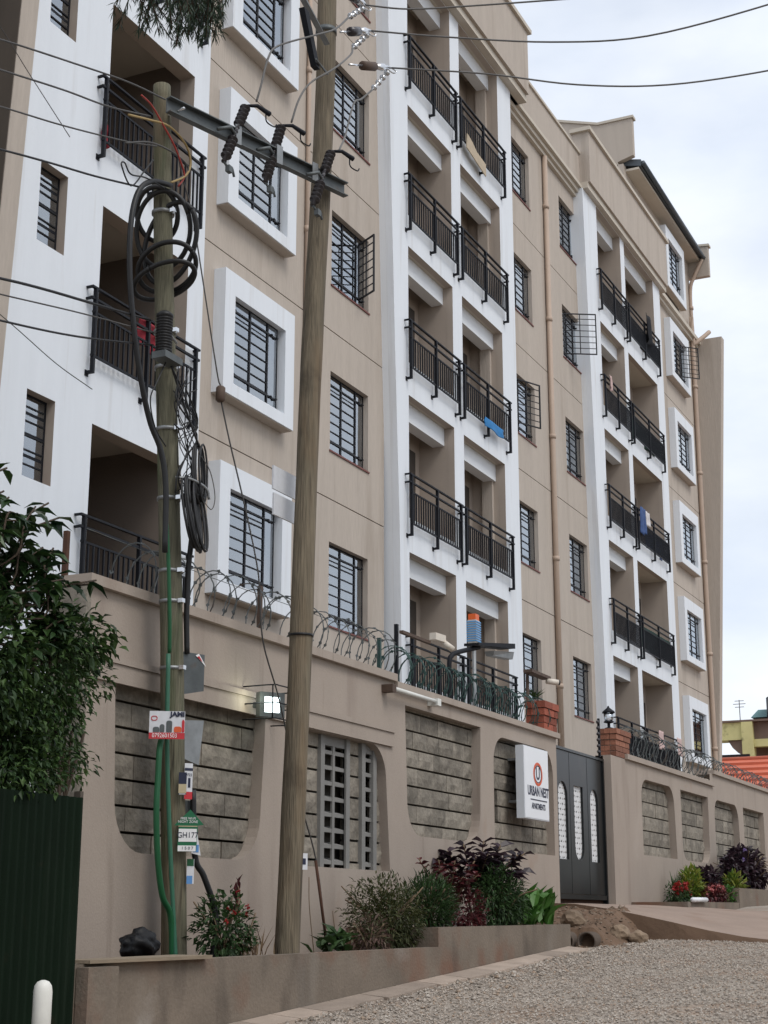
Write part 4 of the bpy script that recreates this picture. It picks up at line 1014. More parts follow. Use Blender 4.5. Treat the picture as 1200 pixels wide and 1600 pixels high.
def strain(label, a, c, wend, cap):
    """strain set: dark insulator body, bright clamp, small bright sheds on the tail"""
    t = thing('strain_insulator', label, 'insulator', 'strain insulators on the tall pole'); a, c, wend = Vector(a), Vector(c), Vector(wend)
    d = (wend - a).normalized(); L_ = (wend - a).length
    b = MB(); b.tube([tuple(a), tuple(a + d * L_ * .3)], .014, 6); b.build('link', 'bright_metal', t)
    b = MB(); b.lathe([(.03, 0), (.058, .012), (.058, L_ * .28), (.03, L_ * .30)], tuple(a + d * L_ * .3), tuple(d), 10); b.build('insulator_body', cap, t)
    b = MB(); q = a + d * L_ * .62; b.tube([tuple(q), tuple(q + d * L_ * .14), tuple(wend)], [.03, .05, .012], 7)
    b.tube(bez([tuple(wend), tuple(wend + Vector((.06, -.04, -.03))), tuple(wend + Vector((.02, -.02, -.07))), tuple(wend + Vector((-.08, .02, -.05)))], 4), .010, 5); b.build('clamp', 'bright_metal', t)
    e = wend + Vector((-.03, .02, -.05)); dd = (c - e).normalized(); LL = (c - e).length
    for k in range(4):
        b = MB(); b.lathe([(.015, -.015), (.042, 0), (.015, .02)], tuple(e + dd * (LL * (k + .5) / 4)), tuple(dd), 9); b.build('shed', 'bright_metal', t)
    b = MB(); b.tube([tuple(e), tuple(c)], .013, 6); b.build('tail', 'bright_metal', t)
strain('strain insulator and bright clamp at the very top of the picture', (14.58,7.42,10.85), (14.74,7.42,10.58), (15.18,7.40,11.0), 'insulator')
strain('dark ribbed strain insulator just right of the tall pole band', (14.56,7.44,10.28), (14.85,7.42,10.22), (15.32,7.40,10.72), 'insulator')
strain('brown strain insulator, lowest of the three right of the tall pole', (14.72,7.40,9.92), (15.46,7.45,9.98), (15.88,7.38,10.50), 'rust_brown')
cable('overhead_line', 'highest overhead line leaving the tall pole to the right', [(15.18,7.40,11.00), (15.36,6.89,10.91), (15.63,6.15,10.91), (16.05,4.96,10.93), (16.32,4.23,10.95), (17.6,.5,11.1)], .011, 'wire_alu', cat='wire')
cable('overhead_line', 'middle overhead line crossing the parapet and sky', [(15.32,7.40,10.72), (15.58,6.47,10.53), (15.92,5.25,10.33), (16.23,4.13,10.29), (16.61,2.75,10.56), (16.81,2.03,10.80), (17.2,.4,11.1)], .011, 'wire_alu', cat='wire')
cable('overhead_line', 'lowest overhead line dipping across the top balconies', [(15.88,7.38,10.50), (16.30,6.24,10.35), (16.69,5.18,10.14), (17.08,4.12,10.08), (17.52,2.93,10.22), (17.78,2.21,10.40), (18.4,.4,10.8)], .011, 'wire_alu', cat='wire')
br = thing('pole_bracket', 'dark steel angle bracket bolted left of the tall pole', 'bracket')
b = MB(); b.hexa([(13.22, 7.38, 10.30), (13.28, 7.38, 10.24), (13.28, 7.45, 10.24), (13.22, 7.45, 10.30), (14.02, 7.36, 9.92), (14.14, 7.36, 9.86), (14.14, 7.43, 9.86), (14.02, 7.43, 9.92)]); b.build('long_angle', 'galvanised', br)
b = MB(); b.hexa([(13.80, 7.36, 9.40), (13.90, 7.36, 9.40), (13.90, 7.43, 9.40), (13.80, 7.43, 9.40), (13.50, 7.36, 9.98), (13.62, 7.36, 9.98), (13.62, 7.43, 9.98), (13.50, 7.43, 9.98)]); b.build('short_channel', 'black_metal', br)
b = MB(); b.tube([(13.72, 7.32, 9.42), (14.2, 7.42, 9.52)], .014, 6); b.build('bolt', 'galv_dark', br)
# stay wire with strain block
st = thing('stay_wire', 'slanting stay wire with a wooden strain block, from the shorter pole to the planter', 'stay wire')
b = MB(); b.tube(bez([(12.12,8.08,7.75),(12.23,8.08,7.45),(12.39,8.05,7.11),(12.56,7.99,6.38),(12.77,7.92,5.45),(12.82,7.90,5.30)], 5), .008, 5); b.build('upper_wire', 'wire_grey', st)
b = MB(); b.lathe([(.03, 0), (.05, .02), (.05, .15), (.03, .17)], (12.82, 7.90, 5.13), n=10); b.build('strain_block', 'rust_brown', st)
b = MB(); b.tube(bez([(12.84,7.90,5.14),(12.98,7.87,4.74),(13.24,7.81,4.05),(13.44,7.76,3.41),(13.62,7.80,2.78),(14.12,7.86,2.18),(14.64,7.86,1.15),(14.99,7.86,.56),(15.24,7.84,-.40)], 5), [.008] * 38 + [.016] * 3 if False else .009, 5); b.build('lower_wire', 'wire_grey', st)
b = MB(); b.tube([(14.96,7.86,.60),(15.24,7.84,-.40)], .018, 6); b.build('anchor_rod', 'rust', st)
# service wires to the left
LW = [('highest service wire running left from the shorter pole top', [(11.90,8.10,8.16), (11.24,8.10,8.01), (10.42,8.10,7.76), (9.33,8.10,7.41), (8.40,8.10,7.07), (5.5,8.1,6.1)], .009),
      ('second service wire with a yellow sleeve running left from the shorter pole', [(11.65,8.10,7.84), (10.95,8.10,7.59), (10.25,8.10,7.40), (9.36,8.10,7.13), (8.42,8.10,6.84), (5.5,8.1,6.0)], .009),
      ('third service wire left of the shorter pole, above the tied end', [(11.78,8.10,7.57), (11.29,8.10,7.38), (10.28,8.10,7.05), (9.39,8.10,6.79), (8.46,8.10,6.49), (5.5,8.1,5.6)], .008),
      ('service wire meeting the thick cable loop on the shorter pole', [(11.56,8.10,7.01), (10.80,8.10,6.78), (10.13,8.10,6.60), (9.43,8.10,6.40), (8.50,8.10,6.11), (5.5,8.1,5.3)], .010),
      ('black cable running left from the finned cable box, upper of three', [(11.80,8.10,5.69), (10.90,8.10,5.52), (10.15,8.10,5.38), (9.55,8.10,5.25), (8.63,8.10,5.02), (5.5,8.1,4.4)], .013),
      ('thin cable running left from the finned cable box, middle of three', [(11.86,8.10,5.58), (10.72,8.10,5.36), (9.56,8.10,5.11), (8.64,8.10,4.92), (5.5,8.1,4.3)], .007),
      ('lowest cable running left from under the finned cable box', [(11.86,8.10,5.45), (10.64,8.10,5.11), (9.58,8.10,4.88), (8.66,8.10,4.71), (5.5,8.1,4.1)], .010)]
for lab, pts, r_ in LW: cable('service_wire', lab, pts, r_, 'wire_grey' if r_ < .0095 else 'rubber', cat='wire')
# cables and coils on the shorter pole
cable('drop_cable', 'thick black cable bowing out left of the shorter pole', [(11.99,8.05,7.22), (11.67,8.06,7.12), (11.47,8.08,6.92), (11.37,8.08,6.53), (11.39,8.08,6.00), (11.51,8.08,5.45), (11.67,8.08,4.98), (11.84,8.08,4.64), (11.98,8.04,4.39), (12.06,8.02,4.04), (12.10,8.03,3.4)], .028, 'rubber', 8)
def ringpts(c, rx, rz, tilt=0, ph=0, n=20, yo=.0, turns=1.0):
    out = []
    for k in range(int(n * turns) + 1):
        a = 2 * math.pi * k / n + ph; x, z = rx * math.cos(a), rz * math.sin(a)
        out.append((c[0] + x * math.cos(tilt) - z * math.sin(tilt), c[1] + yo * math.sin(a + .7), c[2] + x * math.sin(tilt) + z * math.cos(tilt)))
    return out
cc = thing('cable_coil', 'big tangled loops of thick black cable slung on the shorter pole', 'cable coil')
for off, zc, rx, rz, tl_, ph, dep in ((0, 6.80, .27, .36, .10, .3, .17), (.07, 6.66, .25, .40, -.22, 1.0, .18), (-.06, 6.96, .20, .24, .4, 0, .15), (.0, 6.26, .31, .12, .22, 2.0, .2), (.03, 6.40, .29, .20, .1, .5, .2)):
    pts = []
    for k in range(25):
        a = 2 * math.pi * k / 24 + ph; u_ = rx * math.cos(a); w_ = rz * math.sin(a); h_ = off + u_ * math.cos(tl_) - w_ * math.sin(tl_); v_ = u_ * math.sin(tl_) + w_ * math.cos(tl_); d_ = .02 + dep * math.sin(a + .6)
        pts.append((pxL(zc) + h_ * .56 - d_ * .83, 8.2 - h_ * .83 - d_ * .56, zc + v_))
    b = MB(); b.tube(bez(pts, 3), .026, 8); b.build('loop', 'rubber', cc)
cs = thing('cable_coil', 'upper coil of thin black cable right of the shorter pole', 'cable coil')
for k in range(7):
    b = MB(); b.tube(ringpts((12.60 + R.uniform(-.03, .03), 7.98 + R.uniform(-.03, .03), 4.32), .13 + R.uniform(-.02, .03), .30 + R.uniform(-.03, .04), -.12 + R.uniform(-.05, .05), R.random() * 6, yo=.05), .011, 6); b.build('loop', 'rubber', cs)
cs = thing('cable_coil', 'lower dense coil of black cable on a hook right of the shorter pole', 'cable coil')
for k in range(13):
    b = MB(); b.tube(ringpts((12.40 + k * .012, 7.97 - .02 + R.uniform(-.03, .03), 3.86), .15 + R.uniform(-.02, .02), .36 + R.uniform(-.03, .03), .12 + R.uniform(-.03, .03), R.random() * 6, yo=.06), .013, 6); b.build('loop', 'rubber', cs)
b = MB(); b.tube(bez([(12.27, 8.05, 4.20), (12.40, 7.95, 4.20), (12.60, 7.90, 4.15), (12.66, 7.90, 4.05)], 4), .014, 6); b.build('hook', 'galvanised', cs)
cb = thing('cable_closure', 'finned black cable box strapped to the left side of the shorter pole', 'cable box')
b = MB(); prof = [(.03, 0), (.085, .01)]
for k in range(12): prof += [(.085, .02 + k * .030), (.072, .028 + k * .030), (.072, .036 + k * .030), (.085, .044 + k * .030)]
b.lathe(prof + [(.085, .40), (.05, .43)], (11.93, 8.02, 5.38), n=14); b.build('ribbed_case', 'rubber', cb)
b = MB(); b.box(11.83, 12.14, 7.93, 8.09, 5.30, 5.37); b.build('base_plate', 'galv_dark', cb)
b = MB(); b.tube([(11.88, 7.98, 5.62), (12.20, 8.05, 5.58)], .014, 6); b.build('strap', 'galvanised', cb)
for lab, pts, r_, m_ in (
    ('red twisted wire at the shorter pole top', [(11.42,8.06,7.95), (11.59,8.05,7.92), (11.78,8.03,7.79), (11.96,8.02,7.67), (12.09,8.02,7.55), (12.20,8.03,7.42), (12.14,8.06,7.28)], .010, 'red_wire'),
    ('yellow insulated wire looping over the shorter pole top', [(11.22,8.06,7.63), (11.55,8.05,7.74), (11.89,8.03,7.83), (12.20,8.03,7.78), (12.31,8.03,7.62), (12.22,8.03,7.43), (11.99,8.05,7.25)], .012, 'yellow_wire'),
    ('dark blue wire looping round the shorter pole below the yellow one', [(11.19,8.06,7.31), (11.57,8.05,7.50), (11.91,8.03,7.57), (12.21,8.03,7.57), (12.26,8.03,7.48), (12.05,8.05,7.30)], .010, 'wire_grey'),
    ('kinked loose wire end left of the shorter pole', [(11.66,8.05,7.35), (11.51,8.05,7.15), (11.30,8.05,6.90), (11.13,8.05,7.04), (11.18,8.05,7.09), (11.29,8.05,7.02), (11.55,8.05,7.10), (11.85,8.03,7.12)], .008, 'rubber'),
    ('thin wires falling along the pole from the finned box to the upper coil', [(12.12,8.05,5.32), (12.30,8.02,5.0), (12.45,7.99,4.75), (12.58,7.98,4.58)], .012, 'rubber'),
    ('loose wire crossing the shorter pole under the finned box', [(12.0,8.03,5.32), (11.85,8.03,5.05), (11.78,8.05,4.85), (11.88,8.05,4.6), (12.05,8.03,4.45)], .007, 'rubber'),
    ('slack wire between the finned box and the steel bands', [(12.1,8.04,5.3), (12.28,8.01,5.1), (12.42,8.0,4.85), (12.30,8.02,4.70), (12.18,8.03,4.72)], .009, 'rubber'),
    ('thin curl of wire against the lowest white window box', [(12.62,7.98,4.50),(12.80,7.98,4.38),(12.90,7.98,4.15),(12.84,7.98,4.0),(12.68,7.98,4.05)], .005, 'wire_grey'),
    ('black conduit on the right side of the shorter pole below the coils', [(12.55,8.02,3.62), (12.57,8.06,3.3), (12.60,8.08,2.9), (12.63,8.08,2.5)], .028, 'rubber'),
    ('black cable curving out at the foot of the shorter pole', [(12.80,8.07,1.2), (12.84,8.05,.58), (12.93,8.0,.39), (13.06,7.95,.09), (13.05,7.92,-.18), (12.92,7.9,-.40)], .030, 'rubber'),
    ('dark green hose bowing out at the left of the shorter pole', [(12.38,8.1,1.75), (12.22,8.08,1.59), (12.17,8.06,1.24), (12.15,8.05,.94), (12.20,8.05,.54), (12.30,8.05,.20), (12.45,8.05,.02), (12.52,8.06,-.40)], .030, 'green_pipe'),
    ('pale teal conduit straight down the left of the shorter pole', [(12.30,8.08,2.45), (12.32,8.07,1.59), (12.40,8.06,.77), (12.47,8.05,.20), (12.52,8.02,-.40)], .022, 'teal_pipe'),
    ('green conduit on the pole beside the near balcony', [(12.16,8.06,3.70), (12.22,8.06,3.30), (12.27,8.06,2.80), (12.32,8.08,2.46)], .020, 'green_pipe')):
    cable('pole_cable', lab, pts, r_, m_, 7)

for lab, pts, r_ in (
    ('very thin wire crossing the white wing wall beside the upper small window', [(9.9, 9.5, 9.3), (10.9, 9.5, 8.85), (11.42, 9.5, 8.57), (12.17, 9.5, 8.19)], .005),
    ('very thin wire crossing the white wing wall above the lower small window', [(10.4, 9.5, 5.95), (11.41, 9.5, 5.75), (12.16, 9.5, 5.58), (12.80, 9.5, 5.5)], .005)):
    cable('service_wire', lab, pts, r_, 'wire_grey', cat='wire')
tg = thing('wire_tangle', 'tangle of thin black wires hugging the shorter pole between box and coils', 'wires')
rw = random.Random(4)
for k in range(11):
    z0 = rw.uniform(5.0, 5.4); z1 = rw.uniform(3.9, 4.5); zs = [z0 + (z1 - z0) * i / 5 for i in range(6)]
    b = MB(); b.tube(bez([(pxL(z) + rw.uniform(-.14, .26), 8.02 + rw.uniform(-.05, .04), z) for z in zs], 5), rw.choice([.005, .006, .009]), 5); b.build('wire', 'rubber', tg)

# ------------------------------------------------------------------ posters and boxes on the poles
def card(name, label, c, ang, w, h, m_, cat='poster', shape=None, th=.006):
    """flat notice: ang = heading of its normal in plan"""
    n = Vector((math.cos(ang), math.sin(ang))); r_ = Vector((-n.y, n.x)); t = thing(name, label, cat)
    t.location = c; t.rotation_euler = (0, 0, math.atan2(r_.y, r_.x))
    b = MB(); b.sheet(shape or rect(-w / 2, w / 2, -h / 2, h / 2), [], 0, th, XZ, True); b.build('sheet', m_, t); return t
def strip_on(t, x0, x1, z0, z1, m_, nm='printed_band', lift=.002):
    b = MB(); b.box(x0, x1, -lift - .0015, -lift, z0, z1); return b.build(nm, m_, t)
CA = math.radians(180 + 33)
ja = card('advert_board', 'white advert board with gas bottles and a red number strip on the shorter pole', (12.17, 7.98, 1.75), CA, .33, .26, 'paper_white')
strip_on(ja, -.165, .165, -.13, -.072, 'ink_red')
text('0792601503', .055, 'ink_white', ja, (-.02, -.005, -.100), FACE, sx=.85)
text('JAMI', .062, 'ink_navy', ja, (.095, -.005, .100), FACE, bold=.003, sx=1.1)
for x, w, h, m_ in ((-.10, .06, .05, 'galv_dark'), (-.045, .045, .075, 'galv_dark'), (.02, .055, .11, 'galv_dark'), (.10, .07, .055, 'ink_orange'), (.15, .025, .12, 'ink_red')):
    b = MB(); b.sheet(rrect(x - w / 2, x + w / 2, -.068, -.068 + h, (.01, .01, .02, .02), 3), [], -.004, -.001, XZ); b.build('printed_bottle', m_, ja)
ring_ = MB(); ring_.sheet(rrect(-.15, -.09, .04, .085, (.02,) * 4, 4), [rrect(-.143, -.097, .047, .078, (.015,) * 4, 4)], -.004, -.001, XZ); ring_.build('printed_mark', 'ink_red', ja)
dk = card('poster', 'small dark and cream flyer on the shorter pole above the green arrow', (12.55, 8.03, 1.24), CA, .075, .21, 'ink_navy')
strip_on(dk, -.037, .037, -.09, -.005, 'paper_cream'); strip_on(dk, -.03, .03, -.102, -.095, 'ink_white')
wp = card('poster', 'tall white and red strip poster curling off the shorter pole', (12.66, 8.035, 1.27), CA + .45, .085, .34, 'paper_white')
strip_on(wp, -.042, .042, -.17, -.10, 'ink_red'); strip_on(wp, -.042, .042, .10, .125, 'ink_navy'); strip_on(wp, -.005, .02, -.06, .03, 'ink_navy')
text('0722', .035, 'ink_navy', wp, (0, -.005, .06), FACE)
gs = card('arrow_sign', 'green arrow-shaped notice with white number boxes on the shorter pole', (12.62, 8.0, .80), CA + .1, .2, .38, 'ink_green', 'sign',
          [(-.095, -.19), (.085, -.19), (.095, .05), (.15, .06), (.02, .20), (-.13, .05), (-.085, .05)])
strip_on(gs, -.085, .085, -.10, 0.02, 'ink_white'); strip_on(gs, -.09, .08, -.188, -.135, 'ink_white'); strip_on(gs, -.09, .09, .04, .048, 'paper_cream')
text('FREE WI-FI', .034, 'ink_white', gs, (0, -.004, .115), FACE, sx=.9); text('NIGHT ZONE', .034, 'ink_white', gs, (0, -.004, .085), FACE, sx=.9)
text('GH177', .075, 'ink_navy', gs, (0, -.0065, -.04), FACE, sx=.9); text('1 5 0 7', .04, 'ink_navy', gs, (0, -.0065, -.160), FACE)
bf = card('poster', 'white and blue flyer hanging beside the green arrow notice', (12.78, 8.02, .70), CA + .5, .10, .24, 'paper_white', shape=[(-.03, -.10), (.07, -.12), (.02, .12), (-.02, .12)])
strip_on(bf, -.015, .045, -.09, -.02, 'ink_blue')
lf = card('poster', 'torn green and white sticker low on the shorter pole', (12.72, 8.02, .43), CA + .2, .07, .23, 'paper_white')
strip_on(lf, -.035, .03, .05, .115, 'green_pipe'); strip_on(lf, -.035, .02, -.115, -.04, 'ink_blue')
ps = card('poster', 'small lilac sticker on the right edge of the thick brown pole', (13.885, 7.425, .55), math.radians(180 + 68), .09, .16, 'paper_white')
strip_on(ps, -.02, .02, -.03, .03, 'ink_navy')
b = MB(); b.hexa([(12.60, 8.10, 2.10), (12.86, 8.02, 2.16), (12.88, 8.16, 2.16), (12.62, 8.24, 2.10), (12.60, 8.10, 2.52), (12.86, 8.02, 2.52), (12.88, 8.16, 2.52), (12.62, 8.24, 2.52)])
sb = thing('metal_box', 'grey metal box with a red and white triangle sticker on the shorter pole', 'box'); b.build('case', 'galv_dark', sb)
b = MB(); b.add([(12.74, 8.049, 2.50), (12.88, 8.01, 2.40), (12.78, 8.036, 2.52)], [(0, 1, 2)]); b.build('warning_sticker', 'ink_white', sb)
b = MB(); b.add([(12.76, 8.042, 2.485), (12.83, 8.02, 2.44), (12.78, 8.032, 2.50)], [(0, 1, 2)]); b.build('warning_mark', 'ink_red', sb)
b = MB(); b.hexa([(12.64, 8.12, 1.50), (12.86, 8.05, 1.44), (12.9, 8.2, 1.44), (12.68, 8.26, 1.50), (12.66, 8.12, 1.86), (12.93, 8.05, 1.88), (12.95, 8.2, 1.88), (12.70, 8.26, 1.86)]); tag(b.build('metal_box', 'galvanised'), 'bent bare metal box below the stickered one on the shorter pole', 'box')
b = MB(); b.hexa([(12.70, 8.14, .84), (12.84, 8.10, .82), (12.88, 8.2, .82), (12.74, 8.26, .84), (12.70, 8.14, 1.10), (12.86, 8.10, 1.10), (12.90, 8.2, 1.10), (12.74, 8.26, 1.10)]); tag(b.build('metal_box', 'galv_dark'), 'dull metal box behind the green arrow notice', 'box')
b = MB(); b.box(13.78, 14.75, 7.80, 7.82, 4.44, 4.70); b.box(13.80, 14.62, 7.80, 7.82, 4.16, 4.40); tag(b.build('pole_plate', 'paper_white'), 'pale blank plates fixed behind the thick brown pole', 'plate')

# ------------------------------------------------------------------ near left: fence, bollard, bag, plank
fe = thing('corrugated_fence', 'dark green corrugated metal fence under the hedge', 'fence')
for k in range(4):
    b = MB(); x0, x1 = 9.86 - 1.0 * (k + 1), 9.86 - 1.0 * k + .02; n = 44; vs = []
    for i in range(n + 1):
        x = x0 + (x1 - x0) * i / n; ph = (i % 4); y = 7.22 + (.022 if ph in (1, 2) else 0) + .004 * (k % 2)
        lean = .06
        vs += [(x - (0 if k else lean * 0), y, -1.35), (x, y, .90)]
    b.add(vs, [(2 * i, 2 * i + 2, 2 * i + 3, 2 * i + 1) for i in range(n)]); b.build('sheet', 'fence_green', fe)
b = MB(); b.box(9.87, 9.91, 7.24, 7.30, -1.3, .95); b.build('post', 'dark_brown', fe)
bo = thing('bollard', 'white round-topped bollard at the bottom left corner', 'bollard')
b = MB(); b.lathe([(.062, -1.2), (.062, -.46), (.056, -.425), (.038, -.40), (.012, -.39)], (8.56, 6.5, 0), n=18); b.build('post', 'bollard_white', bo)
bm = bmesh.new(); bmesh.ops.create_icosphere(bm, subdivisions=4, radius=1)
for v in bm.verts:
    k = 1 + .30 * noise.noise(v.co * 1.8) + .14 * abs(noise.noise(v.co * 3.5)) + .10 * noise.noise(v.co * 7) + (.12 if v.co.z > .93 else 0)
    v.co = Vector((v.co.x * k * .20, v.co.y * k * .14, max(-.10, v.co.z * k * .13)))
me = bpy.data.meshes.new('rubbish_bag'); [setattr(f, 'smooth', True) for f in bm.faces]; bm.to_mesh(me); bm.free(); me.materials.append(MATS['bag_black'])
tag(obj('rubbish_bag', me, None, (11.62, 7.82, -.23)), 'crumpled black plastic bag on the planter left of the shorter pole', 'bag')
b = MB(); b.hexa([(10.1, 7.24, -.335), (11.85, 7.22, -.335), (11.85, 7.62, -.335), (10.1, 7.55, -.335), (10.1, 7.24, -.31), (11.85, 7.22, -.305), (11.85, 7.62, -.305), (10.1, 7.55, -.31)]); tag(b.build('plank', 'plank'), 'weathered board lying on the planter rim before the shorter pole', 'plank')
b = MB(); b.tube([(28.95 + .2, 7.38, .335), (30.2, 7.38, .345)], .045, 8); tag(b.build('white_pipe', 'sign_white'), 'short white pipe lying on the rim of the red flower planter', 'pipe')

# ------------------------------------------------------------------ foliage
def leaf(b, p, d, L_, W, rr, mi=0, fold=.25):
    d = d.normalized(); s = d.cross(Vector((rr.uniform(-.5, .5), rr.uniform(-.5, .5), 1)))
    if s.length < .05: s = d.cross(Vector((1, 0, 0)))
    s.normalize(); u = s.cross(d)
    if L_ > .1 and W > .04:
        q = [p, p + d * L_ * .22 + s * W * .40 + u * W * fold * .8, p + d * L_ * .55 + s * W * .46 + u * W * fold, p + d * L_ - u * L_ * .16, p + d * L_ * .55 - s * W * .46 + u * W * fold, p + d * L_ * .22 - s * W * .40 + u * W * fold * .8, p + d * L_ * .3, p + d * L_ * .65 - u * L_ * .03]
        b.add(q, [(0, 6, 1), (1, 6, 7, 2), (2, 7, 3), (3, 7, 4), (4, 7, 6, 5), (5, 6, 0)], mi); return
    m = p + d * L_ * .45
    b.add([p, m + s * W * .5 + u * W * fold, p + d * L_ - u * L_ * .12, m - s * W * .5 + u * W * fold, m], [(0, 4, 1), (1, 4, 2), (2, 4, 3), (3, 4, 0)], mi)
def cloud(b, blobs, n, L_, W, rr, inner=.55, droop=.2, mi=0, clump=0.0):
    vols = [bl[3] * bl[4] * bl[5] for bl in blobs]; tot = sum(vols)
    for k in range(n):
        q = rr.random() * tot; i = 0
        while q > vols[i] and i < len(vols) - 1: q -= vols[i]; i += 1
        c = blobs[i]; v = Vector((rr.gauss(0, 1), rr.gauss(0, 1), rr.gauss(0, 1))).normalized()
        f = inner + (1 - inner) * rr.random() ** .6
        f *= 1 + .25 * noise.noise(v * 2.2 + Vector((c[0], c[1], c[2])))
        p = Vector((c[0] + v.x * c[3] * f, c[1] + v.y * c[4] * f, c[2] + v.z * c[5] * f))
        if clump and noise.noise(p * clump) < -.12: continue
        d = v + Vector((rr.uniform(-.9, .9), rr.uniform(-.9, .9), rr.uniform(-.9, .9) - droop))
        leaf(b, p, d, L_ * rr.uniform(.6, 1.3), W * rr.uniform(.7, 1.2), rr, mi)
def plant(name, label, cat, parts, stems=None, stem_mat='dry_stem', grp=None):
    t = thing(name, label, cat, grp)
    for nm, b, m_ in parts: obj(nm, b.raw(nm, m_), t)
    if stems:
        b = MB()
        for pts, r_ in stems: b.tube(bez(pts, 4), r_, 5)
        b.build('stem', stem_mat, t)
    return t
def fan(base, n, h, spread, rr, lean=0):
    out = []
    for k in range(n):
        a = rr.uniform(0, 6.28); s_ = rr.uniform(.2, 1) * spread
        out.append([(base[0], base[1], base[2]), (base[0] + s_ * .4 * math.cos(a), base[1] + s_ * .4 * math.sin(a), base[2] + h * .55), (base[0] + s_ * math.cos(a), base[1] + s_ * math.sin(a), base[2] + h * rr.uniform(.58, 1.04))])
    return out
def leaves_along(b, pts, n, L_, W, rr, mi=0, start=.25, droop=.3, up=.2):
    P = bez(pts, 8)
    for k in range(n):
        f = start + (1 - start) * (k + .5) / n; i = min(len(P) - 2, int(f * (len(P) - 1))); p = P[i].lerp(P[i + 1], .5); t = (P[i + 1] - P[i]).normalized()
        a = k * 2.4 + rr.uniform(-.4, .4); sd = Vector((math.cos(a), math.sin(a), 0)); d = sd + t * .5 + Vector((0, 0, up - droop * rr.random()))
        leaf(b, p, d, L_ * rr.uniform(.7, 1.2), W * rr.uniform(.8, 1.15), rr, mi)

# broad-leaved tree behind the fence
rr = random.Random(31); bt = thing('broadleaf_tree', 'dark glossy broad-leaved tree top above the hedge at the left edge', 'tree')
stems = []; b = MB()
for k in range(84):
    x = rr.uniform(8.5, 10.0); z = rr.uniform(2.0, 3.1) + .14 * (9.5 - x); y = rr.uniform(7.5, 8.1); a = rr.uniform(-1.9, 1.3); l_ = rr.uniform(.25, .5)
    pts = [(x - .1 * math.cos(a), y, z - .25), (x, y, z), (x + l_ * math.cos(a), y + .3 * l_ * math.sin(a * 2), z + l_ * rr.uniform(.1, .7))]
    stems.append((pts, .008)); leaves_along(b, pts, rr.randint(9, 15), .20, .08, rr, droop=1.2, up=.1)
obj('crown', b.raw('crown', 'leaf_broad'), bt)
b = MB(); b.tube(bez([(9.2, 7.95, -1.2), (9.25, 7.9, .8), (9.3, 7.85, 2.2), (9.2, 7.8, 3.0)], 5), [.07] * 5 + [.055] * 5 + [.035] * 6, 8)
for pts, r_ in stems: b.tube(bez([(9.28, 7.85, min(pts[0][2], 2.6))] + pts, 3), .009, 4)
b.build('trunk', 'bark', bt)
# vine hedge hanging over fence and wall end
rr = random.Random(32); hg = thing('vine_hedge', 'dense dark green climbing hedge spilling over fence and wall end', 'hedge')
b = MB()
cloud(b, [(8.9, 7.65, 1.65, .75, .42, .75), (9.7, 7.72, 1.8, .7, .45, .72), (10.3, 7.85, 1.85, .52, .42, .55), (10.55, 7.95, 1.45, .30, .30, .45), (9.3, 7.6, 1.2, .9, .35, .38), (9.0, 7.42, 1.0, .8, .25, .28), (9.6, 7.45, 1.05, .45, .25, .25), (10.75, 8.1, 2.15, .35, .3, .22)], 17000, .07, .036, rr, .25, .5, clump=1.6)
cloud(b, [(9.0, 7.45, 1.9, .5, .25, .45), (10.1, 7.55, 2.2, .5, .25, .25)], 900, .10, .055, rr, .4, .6)
obj('foliage', b.raw('foliage', 'leaf_vine'), hg)
for k in range(14):
    b = MB(); x = rr.uniform(10.4, 11.25); z = rr.uniform(1.9, 2.4); y = 8.25 + rr.uniform(-.1, .12); pts = [(x - .3, y, z + .1), (x, y - .05, z + .05), (x + .15, y, z - .15), (x + .12, y + .05, z - .15 - rr.uniform(.1, .5))]
    leaves_along(b, pts, 14, .075, .045, rr, droop=.8)
    obj('trailing_shoot', b.raw('trailing_shoot', 'leaf_vine'), hg)
b = MB()
for k in range(40):
    x = rr.uniform(8.4, 10.6); b.tube(bez([(x, 7.95, -1.1), (x + rr.uniform(-.2, .2), 7.85, .4), (x + rr.uniform(-.3, .3), 7.75, 1.5)], 3), .012, 4)
b.build('stem', 'bark', hg)
# feathery branch from a tree out of frame
rr = random.Random(33); ft = thing('feathery_tree', 'feathery evergreen branch hanging into the top left corner', 'tree'); b = MB(); tw = []
for k in range(84):
    f = rr.random(); x = 7.75 + 1.75 * f; y = 6.0 + rr.uniform(-.25, .25); z = 7.25 + .1 * f
    ln_ = (.25 + .55 * math.sin(math.pi * min(1, .15 + .85 * f)) * rr.uniform(.5, 1)) * (1.0 if f > .35 else .55); dx = rr.uniform(-.18, .22)
    pts = [(x, y, z), (x + dx * .5, y + rr.uniform(-.08, .08), z - ln_ * .55), (x + dx, y + rr.uniform(-.12, .12), z - ln_)]
    tw.append((pts, .005)); P = bez(pts, 10)
    for q in range(60):
        i = min(len(P) - 2, int(rr.random() * (len(P) - 1))); p = P[i].lerp(P[i + 1], rr.random()); d = (P[i + 1] - P[i]).normalized() * .8 + Vector((rr.uniform(-.8, .8), rr.uniform(-.8, .8), rr.uniform(-.5, .3)))
        leaf(b, p, d, rr.uniform(.06, .11), .010, rr, 0, .1)
obj('foliage', b.raw('foliage', 'leaf_needle'), ft)
b = MB()
cloud(b, [(4.6, 6.4, 9.6, 2.6, 2.4, 1.7), (6.4, 7.4, 9.7, 2.0, 1.8, 1.2), (3.0, 8.0, 9.0, 2.0, 2.0, 1.5)], 9000, .34, .11, rr, .25, .4)
obj('crown', b.raw('crown', 'leaf_needle'), ft)  # unseen crown, added overhead to shade the fence and hedge
b = MB()
for pts, r_ in tw: b.tube(pts, r_, 4)
